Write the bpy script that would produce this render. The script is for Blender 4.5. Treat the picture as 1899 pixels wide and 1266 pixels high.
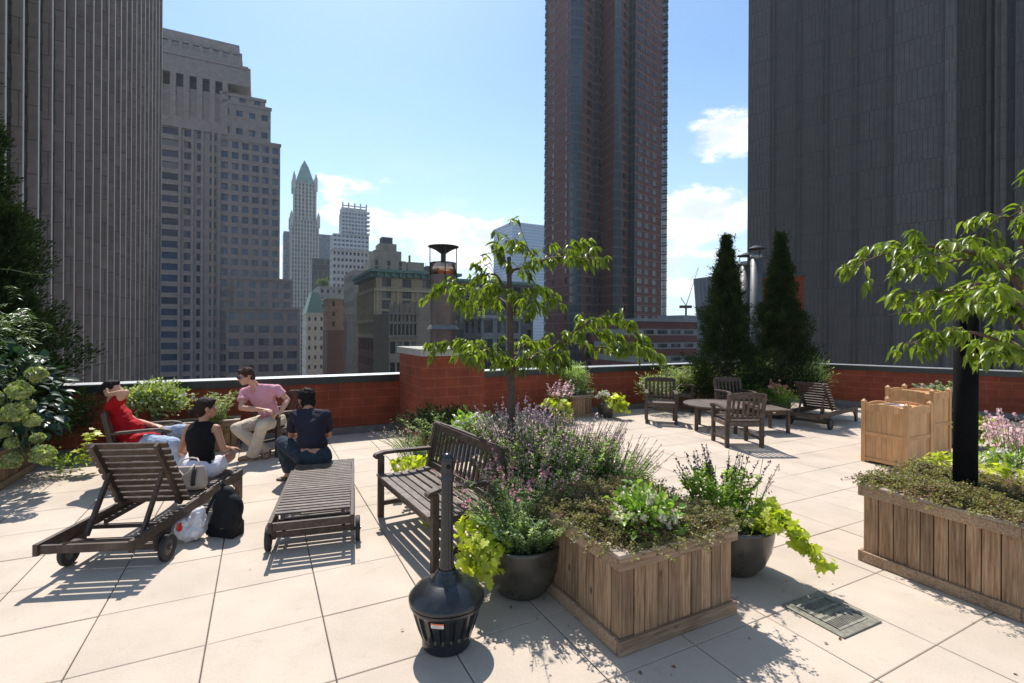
import bpy, bmesh, math, random
import numpy as np
from mathutils import Vector, Matrix, Euler
for o in list(bpy.data.objects): bpy.data.objects.remove(o)
S = bpy.context.scene
C = S.collection
PI = math.pi
R = math.radians
# ---------------------------------------------------------------- camera
F = 911.26; CX = 949.5; CY = 613.5; RO = -.0055; YA = .4725; T = .64; H = 2.8747*T
cam = bpy.data.cameras.new('camera'); co = bpy.data.objects.new('camera', cam); C.objects.link(co)
cam.sensor_width = 36; cam.lens = F/1899*36; cam.shift_y = -(633-CY)/1899
cam.clip_start = .05; cam.clip_end = 6000
co.matrix_world = Matrix.Translation((0, 0, H)) @ Matrix.Rotation(R(90), 4, 'X') @ Matrix.Rotation(.0055, 4, 'Z')
S.camera = co
# ---------------------------------------------------------------- sun, sky, exposure
SUN_AZ, SUN_EL = -20.0, 55.5
W = bpy.data.worlds.new('World'); S.world = W; W.use_nodes = True
def build_world():
    nt = W.node_tree; N = nt.nodes; L = nt.links; N.clear()
    out = N.new('ShaderNodeOutputWorld'); bg = N.new('ShaderNodeBackground'); L.new(bg.outputs[0], out.inputs[0])
    sky = N.new('ShaderNodeTexSky'); sky.sky_type = 'NISHITA'; sky.sun_disc = False
    sky.sun_elevation = R(SUN_EL); sky.sun_rotation = R(SUN_AZ); sky.altitude = 0; sky.air_density = 1.0; sky.dust_density = .55; sky.ozone_density = 1.6
    tc = N.new('ShaderNodeTexCoord')
    sep = N.new('ShaderNodeSeparateXYZ'); L.new(tc.outputs['Generated'], sep.inputs[0])
    def math_(op, a, b=None, c=None, clamp=False):
        m = N.new('ShaderNodeMath'); m.operation = op; m.use_clamp = clamp
        for i, v in enumerate((a, b, c)):
            if v is None: continue
            if isinstance(v, (int, float)): m.inputs[i].default_value = v
            else: L.new(v, m.inputs[i])
        return m.outputs[0]
    def smooth(v, a, b):
        mr = N.new('ShaderNodeMapRange'); mr.interpolation_type = 'SMOOTHSTEP'; L.new(v, mr.inputs[0])
        for i, x in enumerate((a, b, 0., 1.)): mr.inputs[1+i].default_value = x
        return mr.outputs[0]
    def noise(scale, det, sx=1, sz=2.2, rough=.62):
        mp = N.new('ShaderNodeMapping'); mp.inputs['Scale'].default_value = (sx, sx, sz); L.new(tc.outputs['Generated'], mp.inputs[0])
        n = N.new('ShaderNodeTexNoise'); n.inputs['Scale'].default_value = scale; n.inputs['Detail'].default_value = det; n.inputs['Roughness'].default_value = rough
        L.new(mp.outputs[0], n.inputs['Vector']); return n.outputs['Fac']
    n1 = noise(11, 9); n2 = noise(4.0, 6, 1, 3.0, .55)
    # puffs of cumulus at set bearings over the town: (photo x, photo y, width, height)
    total = None
    for (px, py, wx, wy, st) in ((1345, 245, 85, 50, 1), (1300, 395, 110, 62, 1), (850, 455, 150, 62, 1), (640, 350, 100, 36, .50), (700, 430, 170, 52, .72), (1270, 520, 80, 40, .7),
                                 (1180, 480, 200, 90, .9), (560, 490, 110, 90, .66), (250, 480, 260, 120, .8), (1600, 480, 240, 90, .9), (1900, 300, 200, 90, .8), (-300, 350, 300, 120, .8), (2600, 400, 500, 150, .8)):
        a = (px-CX)/F; b = (CY-py)/F; l = math.sqrt(1+a*a+b*b); d = Vector((a/l, 1/l, b/l))
        sub = N.new('ShaderNodeVectorMath'); sub.operation = 'SUBTRACT'; L.new(tc.outputs['Generated'], sub.inputs[0]); sub.inputs[1].default_value = d
        sc_ = N.new('ShaderNodeVectorMath'); sc_.operation = 'MULTIPLY'; L.new(sub.outputs[0], sc_.inputs[0]); sc_.inputs[1].default_value = (F/wx*l, F/wx*l, F/wy*l)
        ln = N.new('ShaderNodeVectorMath'); ln.operation = 'LENGTH'; L.new(sc_.outputs[0], ln.inputs[0])
        v = math_('MULTIPLY', math_('SUBTRACT', 1.25, ln.outputs['Value'], clamp=True), st)
        total = v if total is None else math_('MAXIMUM', total, v)
    blob = smooth(math_('ADD', math_('MULTIPLY', total, .62), math_('MULTIPLY', n1, 1.15)), .78, 1.02)
    low = smooth(sep.outputs[2], .42, .02)
    wisp = math_('MULTIPLY', smooth(n2, .44, .68), math_('MULTIPLY', low, .62))
    back = smooth(sep.outputs[1], .25, -.3)
    bcl = math_('MULTIPLY', smooth(n2, .50, .64), math_('MULTIPLY', back, .8))
    cl = math_('MAXIMUM', math_('MAXIMUM', blob, wisp), bcl, clamp=True)
    # milky air low down
    haz = N.new('ShaderNodeMix'); haz.data_type = 'RGBA'; haz.inputs[7].default_value = (6.0, 7.6, 8.6, 1)
    L.new(math_('MULTIPLY', smooth(sep.outputs[2], .50, -.02), .68), haz.inputs[0]); 
    tint = N.new('ShaderNodeMix'); tint.data_type = 'RGBA'; tint.blend_type = 'MULTIPLY'; tint.inputs[0].default_value = 1; tint.inputs[7].default_value = (1.16, 1.34, 1.40, 1)
    L.new(sky.outputs[0], tint.inputs[6]); L.new(tint.outputs[2], haz.inputs[6])
    mix = N.new('ShaderNodeMix'); mix.data_type = 'RGBA'; L.new(cl, mix.inputs[0]); L.new(haz.outputs[2], mix.inputs[6])
    shade = N.new('ShaderNodeMix'); shade.data_type = 'RGBA'; shade.inputs[6].default_value = (6.6, 7.3, 8.2, 1); shade.inputs[7].default_value = (9.6, 9.7, 9.8, 1)
    L.new(smooth(n1, .42, .62), shade.inputs[0]); L.new(shade.outputs[2], mix.inputs[7])
    L.new(mix.outputs[2], bg.inputs[0]); bg.inputs[1].default_value = .10
build_world()
sl = bpy.data.lights.new('sun', 'SUN'); sl.energy = 5.0; sl.angle = R(.53); sl.color = (1, .955, .885)
so = bpy.data.objects.new('sun', sl); C.objects.link(so)
sd = Vector((math.sin(R(SUN_AZ))*math.cos(R(SUN_EL)), math.cos(R(SUN_AZ))*math.cos(R(SUN_EL)), math.sin(R(SUN_EL))))
so.rotation_euler = sd.to_track_quat('Z', 'Y').to_euler(); so.location = sd*60
S.view_settings.view_transform = 'Standard'; S.view_settings.look = 'None'; S.view_settings.gamma = 1; S.view_settings.exposure = 0.42
S.cycles.max_bounces = 6; S.cycles.diffuse_bounces = 3; S.cycles.glossy_bounces = 3; S.cycles.transmission_bounces = 4; S.cycles.transparent_max_bounces = 8; S.cycles.volume_bounces = 0
S.cycles.sample_clamp_indirect = 6
# ---------------------------------------------------------------- pixel -> place
def ray(x, y):
    a = (x-CX)/F; b = (CY-y)/F
    return math.cos(RO)*a+math.sin(RO)*b, -math.sin(RO)*a+math.cos(RO)*b
def G(x, y, z=0.):
    a, b = ray(x, y); d = (z-H)/b; return Vector((a*d, d, z))
def D(x, y, d):
    a, b = ray(x, y); return Vector((a*d, d, H+b*d))
def ZZ(x, y, d): return D(x, y, d).z
U = Vector((math.cos(YA), math.sin(YA), 0)); V = Vector((-math.sin(YA), math.cos(YA), 0)); UP = Vector((0, 0, 1))
# ---------------------------------------------------------------- helpers
def tag(o, label=None, cat=None, group=None, kind=None):
    if label: o['label'] = label
    if cat: o['category'] = cat
    if group: o['group'] = group
    if kind: o['kind'] = kind
    return o
def empty(name, loc, label=None, cat=None, rz=0, group=None):
    o = bpy.data.objects.new(name, None); C.objects.link(o); o.location = loc; o.rotation_euler = (0, 0, rz); o.empty_display_size = .1
    return tag(o, label, cat, group)
def copy_tree(o, parent=None):
    c = o.copy(); C.objects.link(c); c.parent = parent
    for k in ('label', 'group'):
        if parent is None and k in c: pass
    for ch in o.children: copy_tree(ch, c)
    return c
class MB:
    def __init__(s): s.v = []; s.f = []; s.m = []
    def add(s, vs, fs, mi=0):
        n = len(s.v); s.v += [tuple(v) for v in vs]; s.f += [tuple(i+n for i in f) for f in fs]; s.m += [mi]*len(fs); return s
    def box(s, c, d, rz=0, mi=0, M=None):
        x, y, z = d[0]/2, d[1]/2, d[2]/2
        vs = [Vector((i*x, j*y, k*z)) for k in (-1, 1) for j in (-1, 1) for i in (-1, 1)]
        if M is None: M = Matrix.Rotation(rz, 3, 'Z')
        c = Vector(c)
        return s.add([M@v+c for v in vs], [(0, 2, 3, 1), (4, 5, 7, 6), (0, 1, 5, 4), (2, 6, 7, 3), (0, 4, 6, 2), (1, 3, 7, 5)], mi)
    def bar(s, p, q, w, h, up=UP, mi=0):     # box from p to q, w sideways, h along up
        p = Vector(p); q = Vector(q); y = (q-p); l = y.length; y.normalize(); x = y.cross(Vector(up))
        if x.length < 1e-4: x = y.cross(Vector((1, 0, 0)))
        x.normalize(); z = x.cross(y)
        return s.box((p+q)/2, (w, l, h), mi=mi, M=Matrix((x, y, z)).transposed())
    def cyl(s, p, q, r1, r2=None, n=12, cap=True, mi=0):
        p = Vector(p); q = Vector(q); r2 = r1 if r2 is None else r2
        z = (q-p).normalized(); x = z.orthogonal().normalized(); y = z.cross(x)
        vs = [c+(x*math.cos(2*PI*i/n)+y*math.sin(2*PI*i/n))*r for c, r in ((p, r1), (q, r2)) for i in range(n)]
        fs = [(i, (i+1) % n, n+(i+1) % n, n+i) for i in range(n)]
        if cap: fs += [tuple(range(n))[::-1], tuple(range(n, 2*n))]
        return s.add(vs, fs, mi)
    def tube(s, pts, rads, n=8, mi=0):
        pts = [Vector(p) for p in pts]; k = len(pts)
        if not hasattr(rads, '__len__'): rads = [rads]*k
        vs = []; x = None
        for i, p in enumerate(pts):
            t = (pts[min(i+1, k-1)]-pts[max(i-1, 0)]).normalized()
            x = t.orthogonal().normalized() if x is None else (x-t*x.dot(t)).normalized()
            y = t.cross(x)
            vs += [p+(x*math.cos(2*PI*j/n)+y*math.sin(2*PI*j/n))*rads[i] for j in range(n)]
        fs = [(a*n+j, a*n+(j+1) % n, (a+1)*n+(j+1) % n, (a+1)*n+j) for a in range(k-1) for j in range(n)]
        fs += [tuple(range(n))[::-1], tuple(range((k-1)*n, k*n))]
        return s.add(vs, fs, mi)
    def lathe(s, prof, c=(0, 0, 0), n=40, mi=0, rfun=None):
        k = len(prof); c = Vector(c); vs = []
        for (r, z) in prof:
            for j in range(n):
                a = 2*PI*j/n; rr = r if rfun is None else rfun(r, z, a)
                vs.append(c+Vector((rr*math.cos(a), rr*math.sin(a), z)))
        fs = [(a*n+j, a*n+(j+1) % n, (a+1)*n+(j+1) % n, (a+1)*n+j) for a in range(k-1) for j in range(n)]
        return s.add(vs, fs, mi)
    def sph(s, c, r, n=12, mi=0, M=None):
        r = (r, r, r) if not hasattr(r, '__len__') else r; c = Vector(c); m = n//2; vs = []
        for i in range(m+1):
            t = PI*i/m
            for j in range(n):
                a = 2*PI*j/n; p = Vector((r[0]*math.sin(t)*math.cos(a), r[1]*math.sin(t)*math.sin(a), r[2]*math.cos(t)))
                vs.append((M@p if M else p)+c)
        return s.add(vs, [(i*n+j, (i+1)*n+j, (i+1)*n+(j+1) % n, i*n+(j+1) % n) for i in range(m) for j in range(n)], mi)
    def prism(s, poly, z0, z1, mi=0):
        n = len(poly); vs = [(p[0], p[1], z0) for p in poly]+[(p[0], p[1], z1) for p in poly]
        return s.add(vs, [tuple(range(n))[::-1], tuple(range(n, 2*n))]+[(i, (i+1) % n, n+(i+1) % n, n+i) for i in range(n)], mi)
    def obox(s, P, du, dv, z0, z1, mi=0, u=U, v=V):    # box laid on the street grid, P its near corner
        P = Vector((P[0], P[1], 0)); pl = [P, P+u*du, P+u*du+v*dv, P+v*dv]
        return s.prism(pl, z0, z1, mi)
    def build(s, name, mat, parent=None, smooth=False, bevel=0, world=False, me=None):
        me = bpy.data.meshes.new(name); off = Vector(parent.location) if (world and parent is not None) else Vector((0, 0, 0))
        me.from_pydata([tuple(Vector(v)-off) for v in s.v] if world else s.v, [], s.f)
        for m in (mat if isinstance(mat, (list, tuple)) else [mat]): me.materials.append(m)
        if any(s.m): me.polygons.foreach_set('material_index', s.m)
        if smooth:
            me.polygons.foreach_set('use_smooth', [True]*len(me.polygons))
        me.update()
        o = bpy.data.objects.new(name, me); C.objects.link(o)
        if parent is not None: o.parent = parent
        if smooth == 'auto':
            md = o.modifiers.new('split', 'EDGE_SPLIT'); md.split_angle = R(35)
        if bevel:
            md = o.modifiers.new('bevel', 'BEVEL'); md.width = bevel; md.segments = 2; md.limit_method = 'ANGLE'
        return o
# ---------------------------------------------------------------- materials
MATS = {}
class NT:
    def __init__(s, name):
        s.m = bpy.data.materials.new(name); s.m.use_nodes = True; s.N = s.m.node_tree.nodes; s.L = s.m.node_tree.links
        s.b = s.N['Principled BSDF']; s.out = s.N['Material Output']
    def n(s, t, **k):
        x = s.N.new('ShaderNode'+t)
        for a, b in k.items(): setattr(x, a, b)
        return x
    def set(s, sock, v):
        if isinstance(v, bpy.types.NodeSocket): s.L.new(v, sock)
        else: sock.default_value = v
        return s
    def coord(s, scale=(1, 1, 1), kind='Object', rot=(0, 0, 0)):
        tc = s.n('TexCoord'); mp = s.n('Mapping'); mp.inputs['Scale'].default_value = scale; mp.inputs['Rotation'].default_value = rot
        s.L.new(tc.outputs[kind], mp.inputs[0]); return mp.outputs[0]
    def wpos(s, scale=(1, 1, 1), rz=0):
        g = s.n('NewGeometry'); mp = s.n('Mapping'); mp.inputs['Scale'].default_value = scale; mp.inputs['Rotation'].default_value = (0, 0, rz); s.L.new(g.outputs['Position'], mp.inputs[0]); return mp.outputs[0]
    def noise(s, vec, scale=5, det=4, rough=.55):
        n = s.n('TexNoise'); n.inputs['Scale'].default_value = scale; n.inputs['Detail'].default_value = det; n.inputs['Roughness'].default_value = rough; s.L.new(vec, n.inputs['Vector']); return n.outputs['Fac']
    def ramp(s, fac, *st):
        r = s.n('ValToRGB'); e = r.color_ramp.elements
        while len(e) < len(st): e.new(.5)
        for i, (p, c) in enumerate(st): e[i].position = p; e[i].color = tuple(c)+(1,)
        s.L.new(fac, r.inputs[0]); return r.outputs[0]
    def rng(s, fac, a, b, c, d):
        r = s.n('MapRange'); s.L.new(fac, r.inputs[0])
        for i, x in enumerate((a, b, c, d)): r.inputs[i+1].default_value = x
        return r.outputs[0]
    def mix(s, fac, a, b, mode='MIX'):
        m = s.n('Mix', data_type='RGBA', blend_type=mode); s.set(m.inputs[0], fac); s.set(m.inputs[6], tuple(a)+(1,) if isinstance(a, tuple) else a); s.set(m.inputs[7], tuple(b)+(1,) if isinstance(b, tuple) else b); return m.outputs[2]
    def mul(s, c, f):     # colour times a grey factor
        cc = s.n('CombineColor')
        for i in range(3): s.L.new(f, cc.inputs[i])
        return s.mix(1., c, cc.outputs[0], 'MULTIPLY')
    def rand(s):
        g = s.n('NewGeometry'); oi = s.n('ObjectInfo'); a = s.n('Math', operation='ADD'); s.L.new(g.outputs['Random Per Island'], a.inputs[0]); s.L.new(oi.outputs['Random'], a.inputs[1])
        f = s.n('Math', operation='FRACT'); s.L.new(a.outputs[0], f.inputs[0]); return f.outputs[0]
    def bump(s, h, st=.3, dist=.01):
        b = s.n('Bump'); b.inputs['Strength'].default_value = st; b.inputs['Distance'].default_value = dist; s.L.new(h, b.inputs['Height']); s.L.new(b.outputs[0], s.b.inputs['Normal']); return s
    def fin(s, col, rough=.6, metal=0, spec=None):
        s.set(s.b.inputs['Base Color'], tuple(col)+(1,) if isinstance(col, tuple) else col); s.set(s.b.inputs['Roughness'], rough); s.set(s.b.inputs['Metallic'], metal)
        if spec is not None: s.b.inputs['Specular IOR Level'].default_value = spec
        return s.m
def flat(name, col, rough=.6, metal=0, var=.25, nscale=8, spec=None):
    if name in MATS: return MATS[name]
    t = NT(name); n = t.noise(t.coord(), nscale, 5)
    m = t.fin(t.mul(tuple(col), t.rng(n, .25, .75, 1-var, 1+var)), rough, metal, spec); t.bump(n, .15, .004); MATS[name] = m; return m
def plank(name, c1, c2, c3, axis='Z', rough=.75, knots=True, sc=1., bump=.4, pv=1.):
    t = NT(name); s3 = {'Z': (24, 24, 1.3), 'X': (1.3, 24, 24), 'A': (5, 5, 5)}[axis]
    r = t.rand(); tc = t.n('TexCoord'); off = t.n('VectorMath', operation='ADD'); sc_ = t.n('VectorMath', operation='SCALE'); sc_.inputs[0].default_value = (3.1, 7.7, 5.3); t.L.new(r, sc_.inputs['Scale'])
    t.L.new(tc.outputs['Object'], off.inputs[0]); t.L.new(sc_.outputs[0], off.inputs[1])
    mp = t.n('Mapping'); mp.inputs['Scale'].default_value = tuple(a*sc for a in s3); t.L.new(off.outputs[0], mp.inputs[0])
    n = t.noise(mp.outputs[0], 3, 7, .65); nb = t.noise(off.outputs[0], 2.3*sc, 3)
    col = t.ramp(n, (.32, c1), (.50, c2), (.68, c3))
    col = t.mul(col, t.rng(r, 0, 1, 1-.28*pv, 1+.25*pv)); col = t.mul(col, t.rng(nb, .3, .7, .78, 1.16))
    if knots:
        mk = t.n('Mapping'); mk.inputs['Scale'].default_value = {'Z': (1, 1, .55), 'X': (.55, 1, 1), 'A': (1, 1, 1)}[axis]; t.L.new(off.outputs[0], mk.inputs[0])
        v = t.n('TexVoronoi'); v.inputs['Scale'].default_value = 9*sc; t.L.new(mk.outputs[0], v.inputs['Vector'])
        k = t.rng(v.outputs['Distance'], .06, .17, 1, 0); 
        gate = t.rng(t.noise(off.outputs[0], 4*sc, 1), .47, .52, 0, .85); km = t.n('Math', operation='MULTIPLY', use_clamp=True); t.L.new(k, km.inputs[0]); t.L.new(gate, km.inputs[1])
        col = t.mix(km.outputs[0], col, tuple(a*.3 for a in c1))
    m = t.fin(col, rough); t.bump(n, bump, .004); MATS[name] = m; return m
def leafm(name, c1, c2, c3=None, trans=.38, rough=.45, spec=.35, tint=(1.5, 1.65, .55)):
    t = NT(name); r = t.rand(); c3 = c3 or c2
    col = t.ramp(r, (0, c1), (.55, c2), (1, c3))
    n = t.noise(t.wpos(), 7, 2); col = t.mul(col, t.rng(n, .3, .7, .72, 1.25))
    t.fin(col, rough, 0, spec)
    tr = t.n('BsdfTranslucent'); t.L.new(t.mix(1., col, tint, 'MULTIPLY'), tr.inputs[0])
    ms = t.n('MixShader'); ms.inputs[0].default_value = trans; t.L.new(t.b.outputs[0], ms.inputs[1]); t.L.new(tr.outputs[0], ms.inputs[2]); t.L.new(ms.outputs[0], t.out.inputs[0])
    MATS[name] = t.m; return t.m
def brickm(name, c1, c2, mortar, bw=.4, bh=.16, mort=.008, msm=.2, rough=.85, world=False, rz=0, bump=.35, var=.35):
    t = NT(name); tc = t.n('TexCoord')
    sep = t.n('SeparateXYZ'); t.L.new(t.wpos(rz=rz) if world else tc.outputs['Object'], sep.inputs[0])
    a = t.n('Math', operation='ADD'); t.L.new(sep.outputs[0], a.inputs[0]); t.L.new(sep.outputs[1], a.inputs[1])
    cv = t.n('CombineXYZ'); t.L.new(a.outputs[0], cv.inputs[0]); t.L.new(sep.outputs[2], cv.inputs[1])
    b = t.n('TexBrick'); t.L.new(cv.outputs[0], b.inputs['Vector']); b.inputs['Scale'].default_value = 1; b.inputs['Brick Width'].default_value = bw; b.inputs['Row Height'].default_value = bh
    b.inputs['Mortar Size'].default_value = mort; b.inputs['Mortar Smooth'].default_value = msm; b.inputs['Color1'].default_value = tuple(c1)+(1,); b.inputs['Color2'].default_value = tuple(c2)+(1,); b.inputs['Mortar'].default_value = tuple(mortar)+(1,)
    n = t.noise(cv.outputs[0], 2.5/max(bw, .2)*.5, 6, .7); n2 = t.noise(cv.outputs[0], .6, 3)
    col = t.mul(t.mul(b.outputs['Color'], t.rng(n, .3, .7, 1-var, 1+var)), t.rng(n2, .3, .7, .85, 1.12))
    m = t.fin(col, rough); inv = t.rng(b.outputs['Fac'], 0, 1, 1, 0); t.bump(inv, bump, .006); MATS[name] = m; return m
def glassm(name, c, rough=.08, var=.6, spec=.6, blind=.6):
    t = NT(name); r = t.rand(); col = t.mul(tuple(c), t.rng(r, 0, 1, 1-var, 1+var)); r2 = t.n('Math', operation='FRACT'); r3 = t.n('Math', operation='MULTIPLY'); r3.inputs[1].default_value = 7.31; t.L.new(r, r3.inputs[0]); t.L.new(r3.outputs[0], r2.inputs[0]); col = t.mix(t.rng(r2.outputs[0], .80, .86, 0, blind), col, (.20, .185, .16)); m = t.fin(col, rough, 0, spec); MATS[name] = m; return m
# ================================================================ materials of the setting
M_TILE = None
def mk_tile():
    t = NT('concrete_paver'); v = t.coord(); r = t.rand(); n = t.noise(v, 90, 4, .7); n2 = t.noise(v, 1.6, 5, .6); n3 = t.noise(v, 7, 6, .7)
    col = t.ramp(n, (.25, (.44, .362, .288)), (.6, (.52, .434, .352)), (.85, (.575, .484, .395)))
    col = t.mul(col, t.rng(r, 0, 1, .955, 1.03)); col = t.mul(col, t.rng(n2, .3, .7, .86, 1.08))
    st = t.rng(n3, .58, .78, 0, .42); col = t.mix(st, col, (.27, .235, .19))
    t.bump(n, .25, .002); return t.fin(col, .82, 0, .3)
M_TILE = mk_tile()
M_JOINT = flat('joint_dark', (.07, .058, .048), .9)
M_BRICK = brickm('terrace_brick', (.215, .041, .013), (.18, .034, .012), (.255, .072, .036), .40, .155, .008, .3, var=.28, bump=.3)
M_FASCIA = flat('dark_fascia_metal', (.028, .032, .032), .35, .3, .3, 3)
M_CAP = flat('aluminium_coping', (.42, .43, .44), .42, .6, .12, 5)
M_STONECAP = flat('stone_coping', (.33, .31, .27), .8, 0, .2, 12)
M_ASPH = flat('street_asphalt', (.05, .05, .052), .9, 0, .3, .05)
# ================================================================ the terrace deck
PA = Vector((-6.22, 7.02)); PDIR = Vector((math.cos(R(26.9)), math.sin(R(26.9))))
COR = Vector((6.91, 13.78)); RDIR = Vector((.777, -.63)).normalized()
def deck():
    bm = bmesh.new(); rnd = random.Random(3); g = .0035; k = .004
    for i in range(-14, 22):
        for j in range(-12, 16):
            X0 = (i-1.4323)*T; Y0 = (j+5.2466)*T
            pts = [(X0+g, Y0+g*.7), (X0+T-g, Y0+g*.7), (X0+T-g, Y0+T-g*.7), (X0+g, Y0+T-g*.7)]
            h = rnd.uniform(-.0012, .0012); tx = rnd.uniform(-.0012, .0012); ty = rnd.uniform(-.0012, .0012); lo = []; hi = []; md = []
            for n_, (a, b) in enumerate(pts):
                sx = -1 if n_ in (0, 3) else 1; sy = -1 if n_ in (0, 1) else 1
                P = U*a+V*b; Q = U*(a-sx*k)+V*(b-sy*k)
                z = h+tx*sx+ty*sy
                lo.append(bm.verts.new((P.x, P.y, -.04))); md.append(bm.verts.new((P.x, P.y, z-k*.8))); hi.append(bm.verts.new((Q.x, Q.y, z)))
            bm.faces.new(hi)
            for q in range(4):
                bm.faces.new((md[q], md[(q+1) % 4], hi[(q+1) % 4], hi[q])); bm.faces.new((lo[q], lo[(q+1) % 4], md[(q+1) % 4], md[q]))
    nl = Vector((-PDIR.y, PDIR.x, 0)); nr = Vector((-RDIR.y, RDIR.x, 0))
    for co_, no in ((PA, nl), (COR, nr)):
        bmesh.ops.bisect_plane(bm, geom=bm.verts[:]+bm.edges[:]+bm.faces[:], plane_co=(co_.x, co_.y, 0)+no*0 if False else Vector((co_.x, co_.y, 0)), plane_no=no, clear_outer=True)
    me = bpy.data.meshes.new('deck_paving'); bm.to_mesh(me); bm.free(); me.materials.append(M_TILE); o = bpy.data.objects.new('deck_paving', me); C.objects.link(o); o['kind'] = 'structure'
    far_l = PA-PDIR*9; far_r = COR+RDIR*14; back = Vector((12, -9)); backl = Vector((-9, -9))
    poly = [far_l, COR, far_r, back, backl]
    b = MB(); b.prism([(p.x, p.y) for p in poly][::-1], -.30, -.012); b.build('deck_base', M_JOINT)['kind'] = 'structure'
    e = MB(); e.prism([(p.x, p.y) for p in [far_l+Vector((-nl.x, -nl.y))*0, COR, far_r, back, backl]][::-1], -45, -.31)
    t = e.build('terrace_building', brickm('terrace_building_brick', (.2, .05, .03), (.17, .045, .03), (.3, .2, .16), .3, .1)); tag(t, 'red brick building whose roof is the paved terrace', 'building')
deck()
def wallpiece(name, p, q, thick, z1, label, cap=True):
    d = (q-p); l = d.length; ang = math.atan2(d.y, d.x)
    root = empty(name, (p.x, p.y, 0), label, 'wall', ang)
    b = MB(); b.box((l/2, thick/2, (z1-.12)/2-.02), (l, thick, z1-.12+.04)); b.build('brickwork', M_BRICK, root)
    f = MB(); f.box((l/2, thick/2-.008, z1-.075), (l, thick+.03, .115)); f.build('fascia', M_FASCIA, root)
    c = MB(); c.box((l/2, thick/2-.008, z1-.010), (l, thick+.045, .015)); c.build('coping', M_CAP, root, bevel=.004)
    s = MB(); s.box((l/2, -.035, .045), (l, .07, .09)); s.box((l/2, -.02, .105), (l, .04, .03)); s.build('base_flashing', flat('grey_flashing', (.17, .16, .15), .6, .2), root)
    return root
fl = PA-PDIR*6
wallpiece('parapet_wall', fl, COR+PDIR*.0, .32, 1.035, 'long red brick parapet wall with dark fascia running behind the seated group')
wallpiece('parapet_wall', COR+RDIR*.02, COR+RDIR*13, .32, 1.035, 'red brick parapet wall on the right behind the wooden litter bins')
def pillar():
    P = Vector((-1.40, 7.72, 0)); root = empty('brick_pillar', P, 'square red brick chimney pillar with stone cap standing against the parapet', 'pillar', YA)
    b = MB(); b.box((.53, .72, .70), (1.06, 1.44, 1.46)); b.build('brickwork', M_BRICK, root)
    c = MB(); c.box((.53, .72, 1.49), (1.14, 1.52, .115)); c.build('cap', M_STONECAP, root, bevel=.008)
pillar()
g = MB(); g.box((0, 400, -46), (4000, 4000, 1)); g.build('street_ground', M_ASPH)['kind'] = 'structure'

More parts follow.
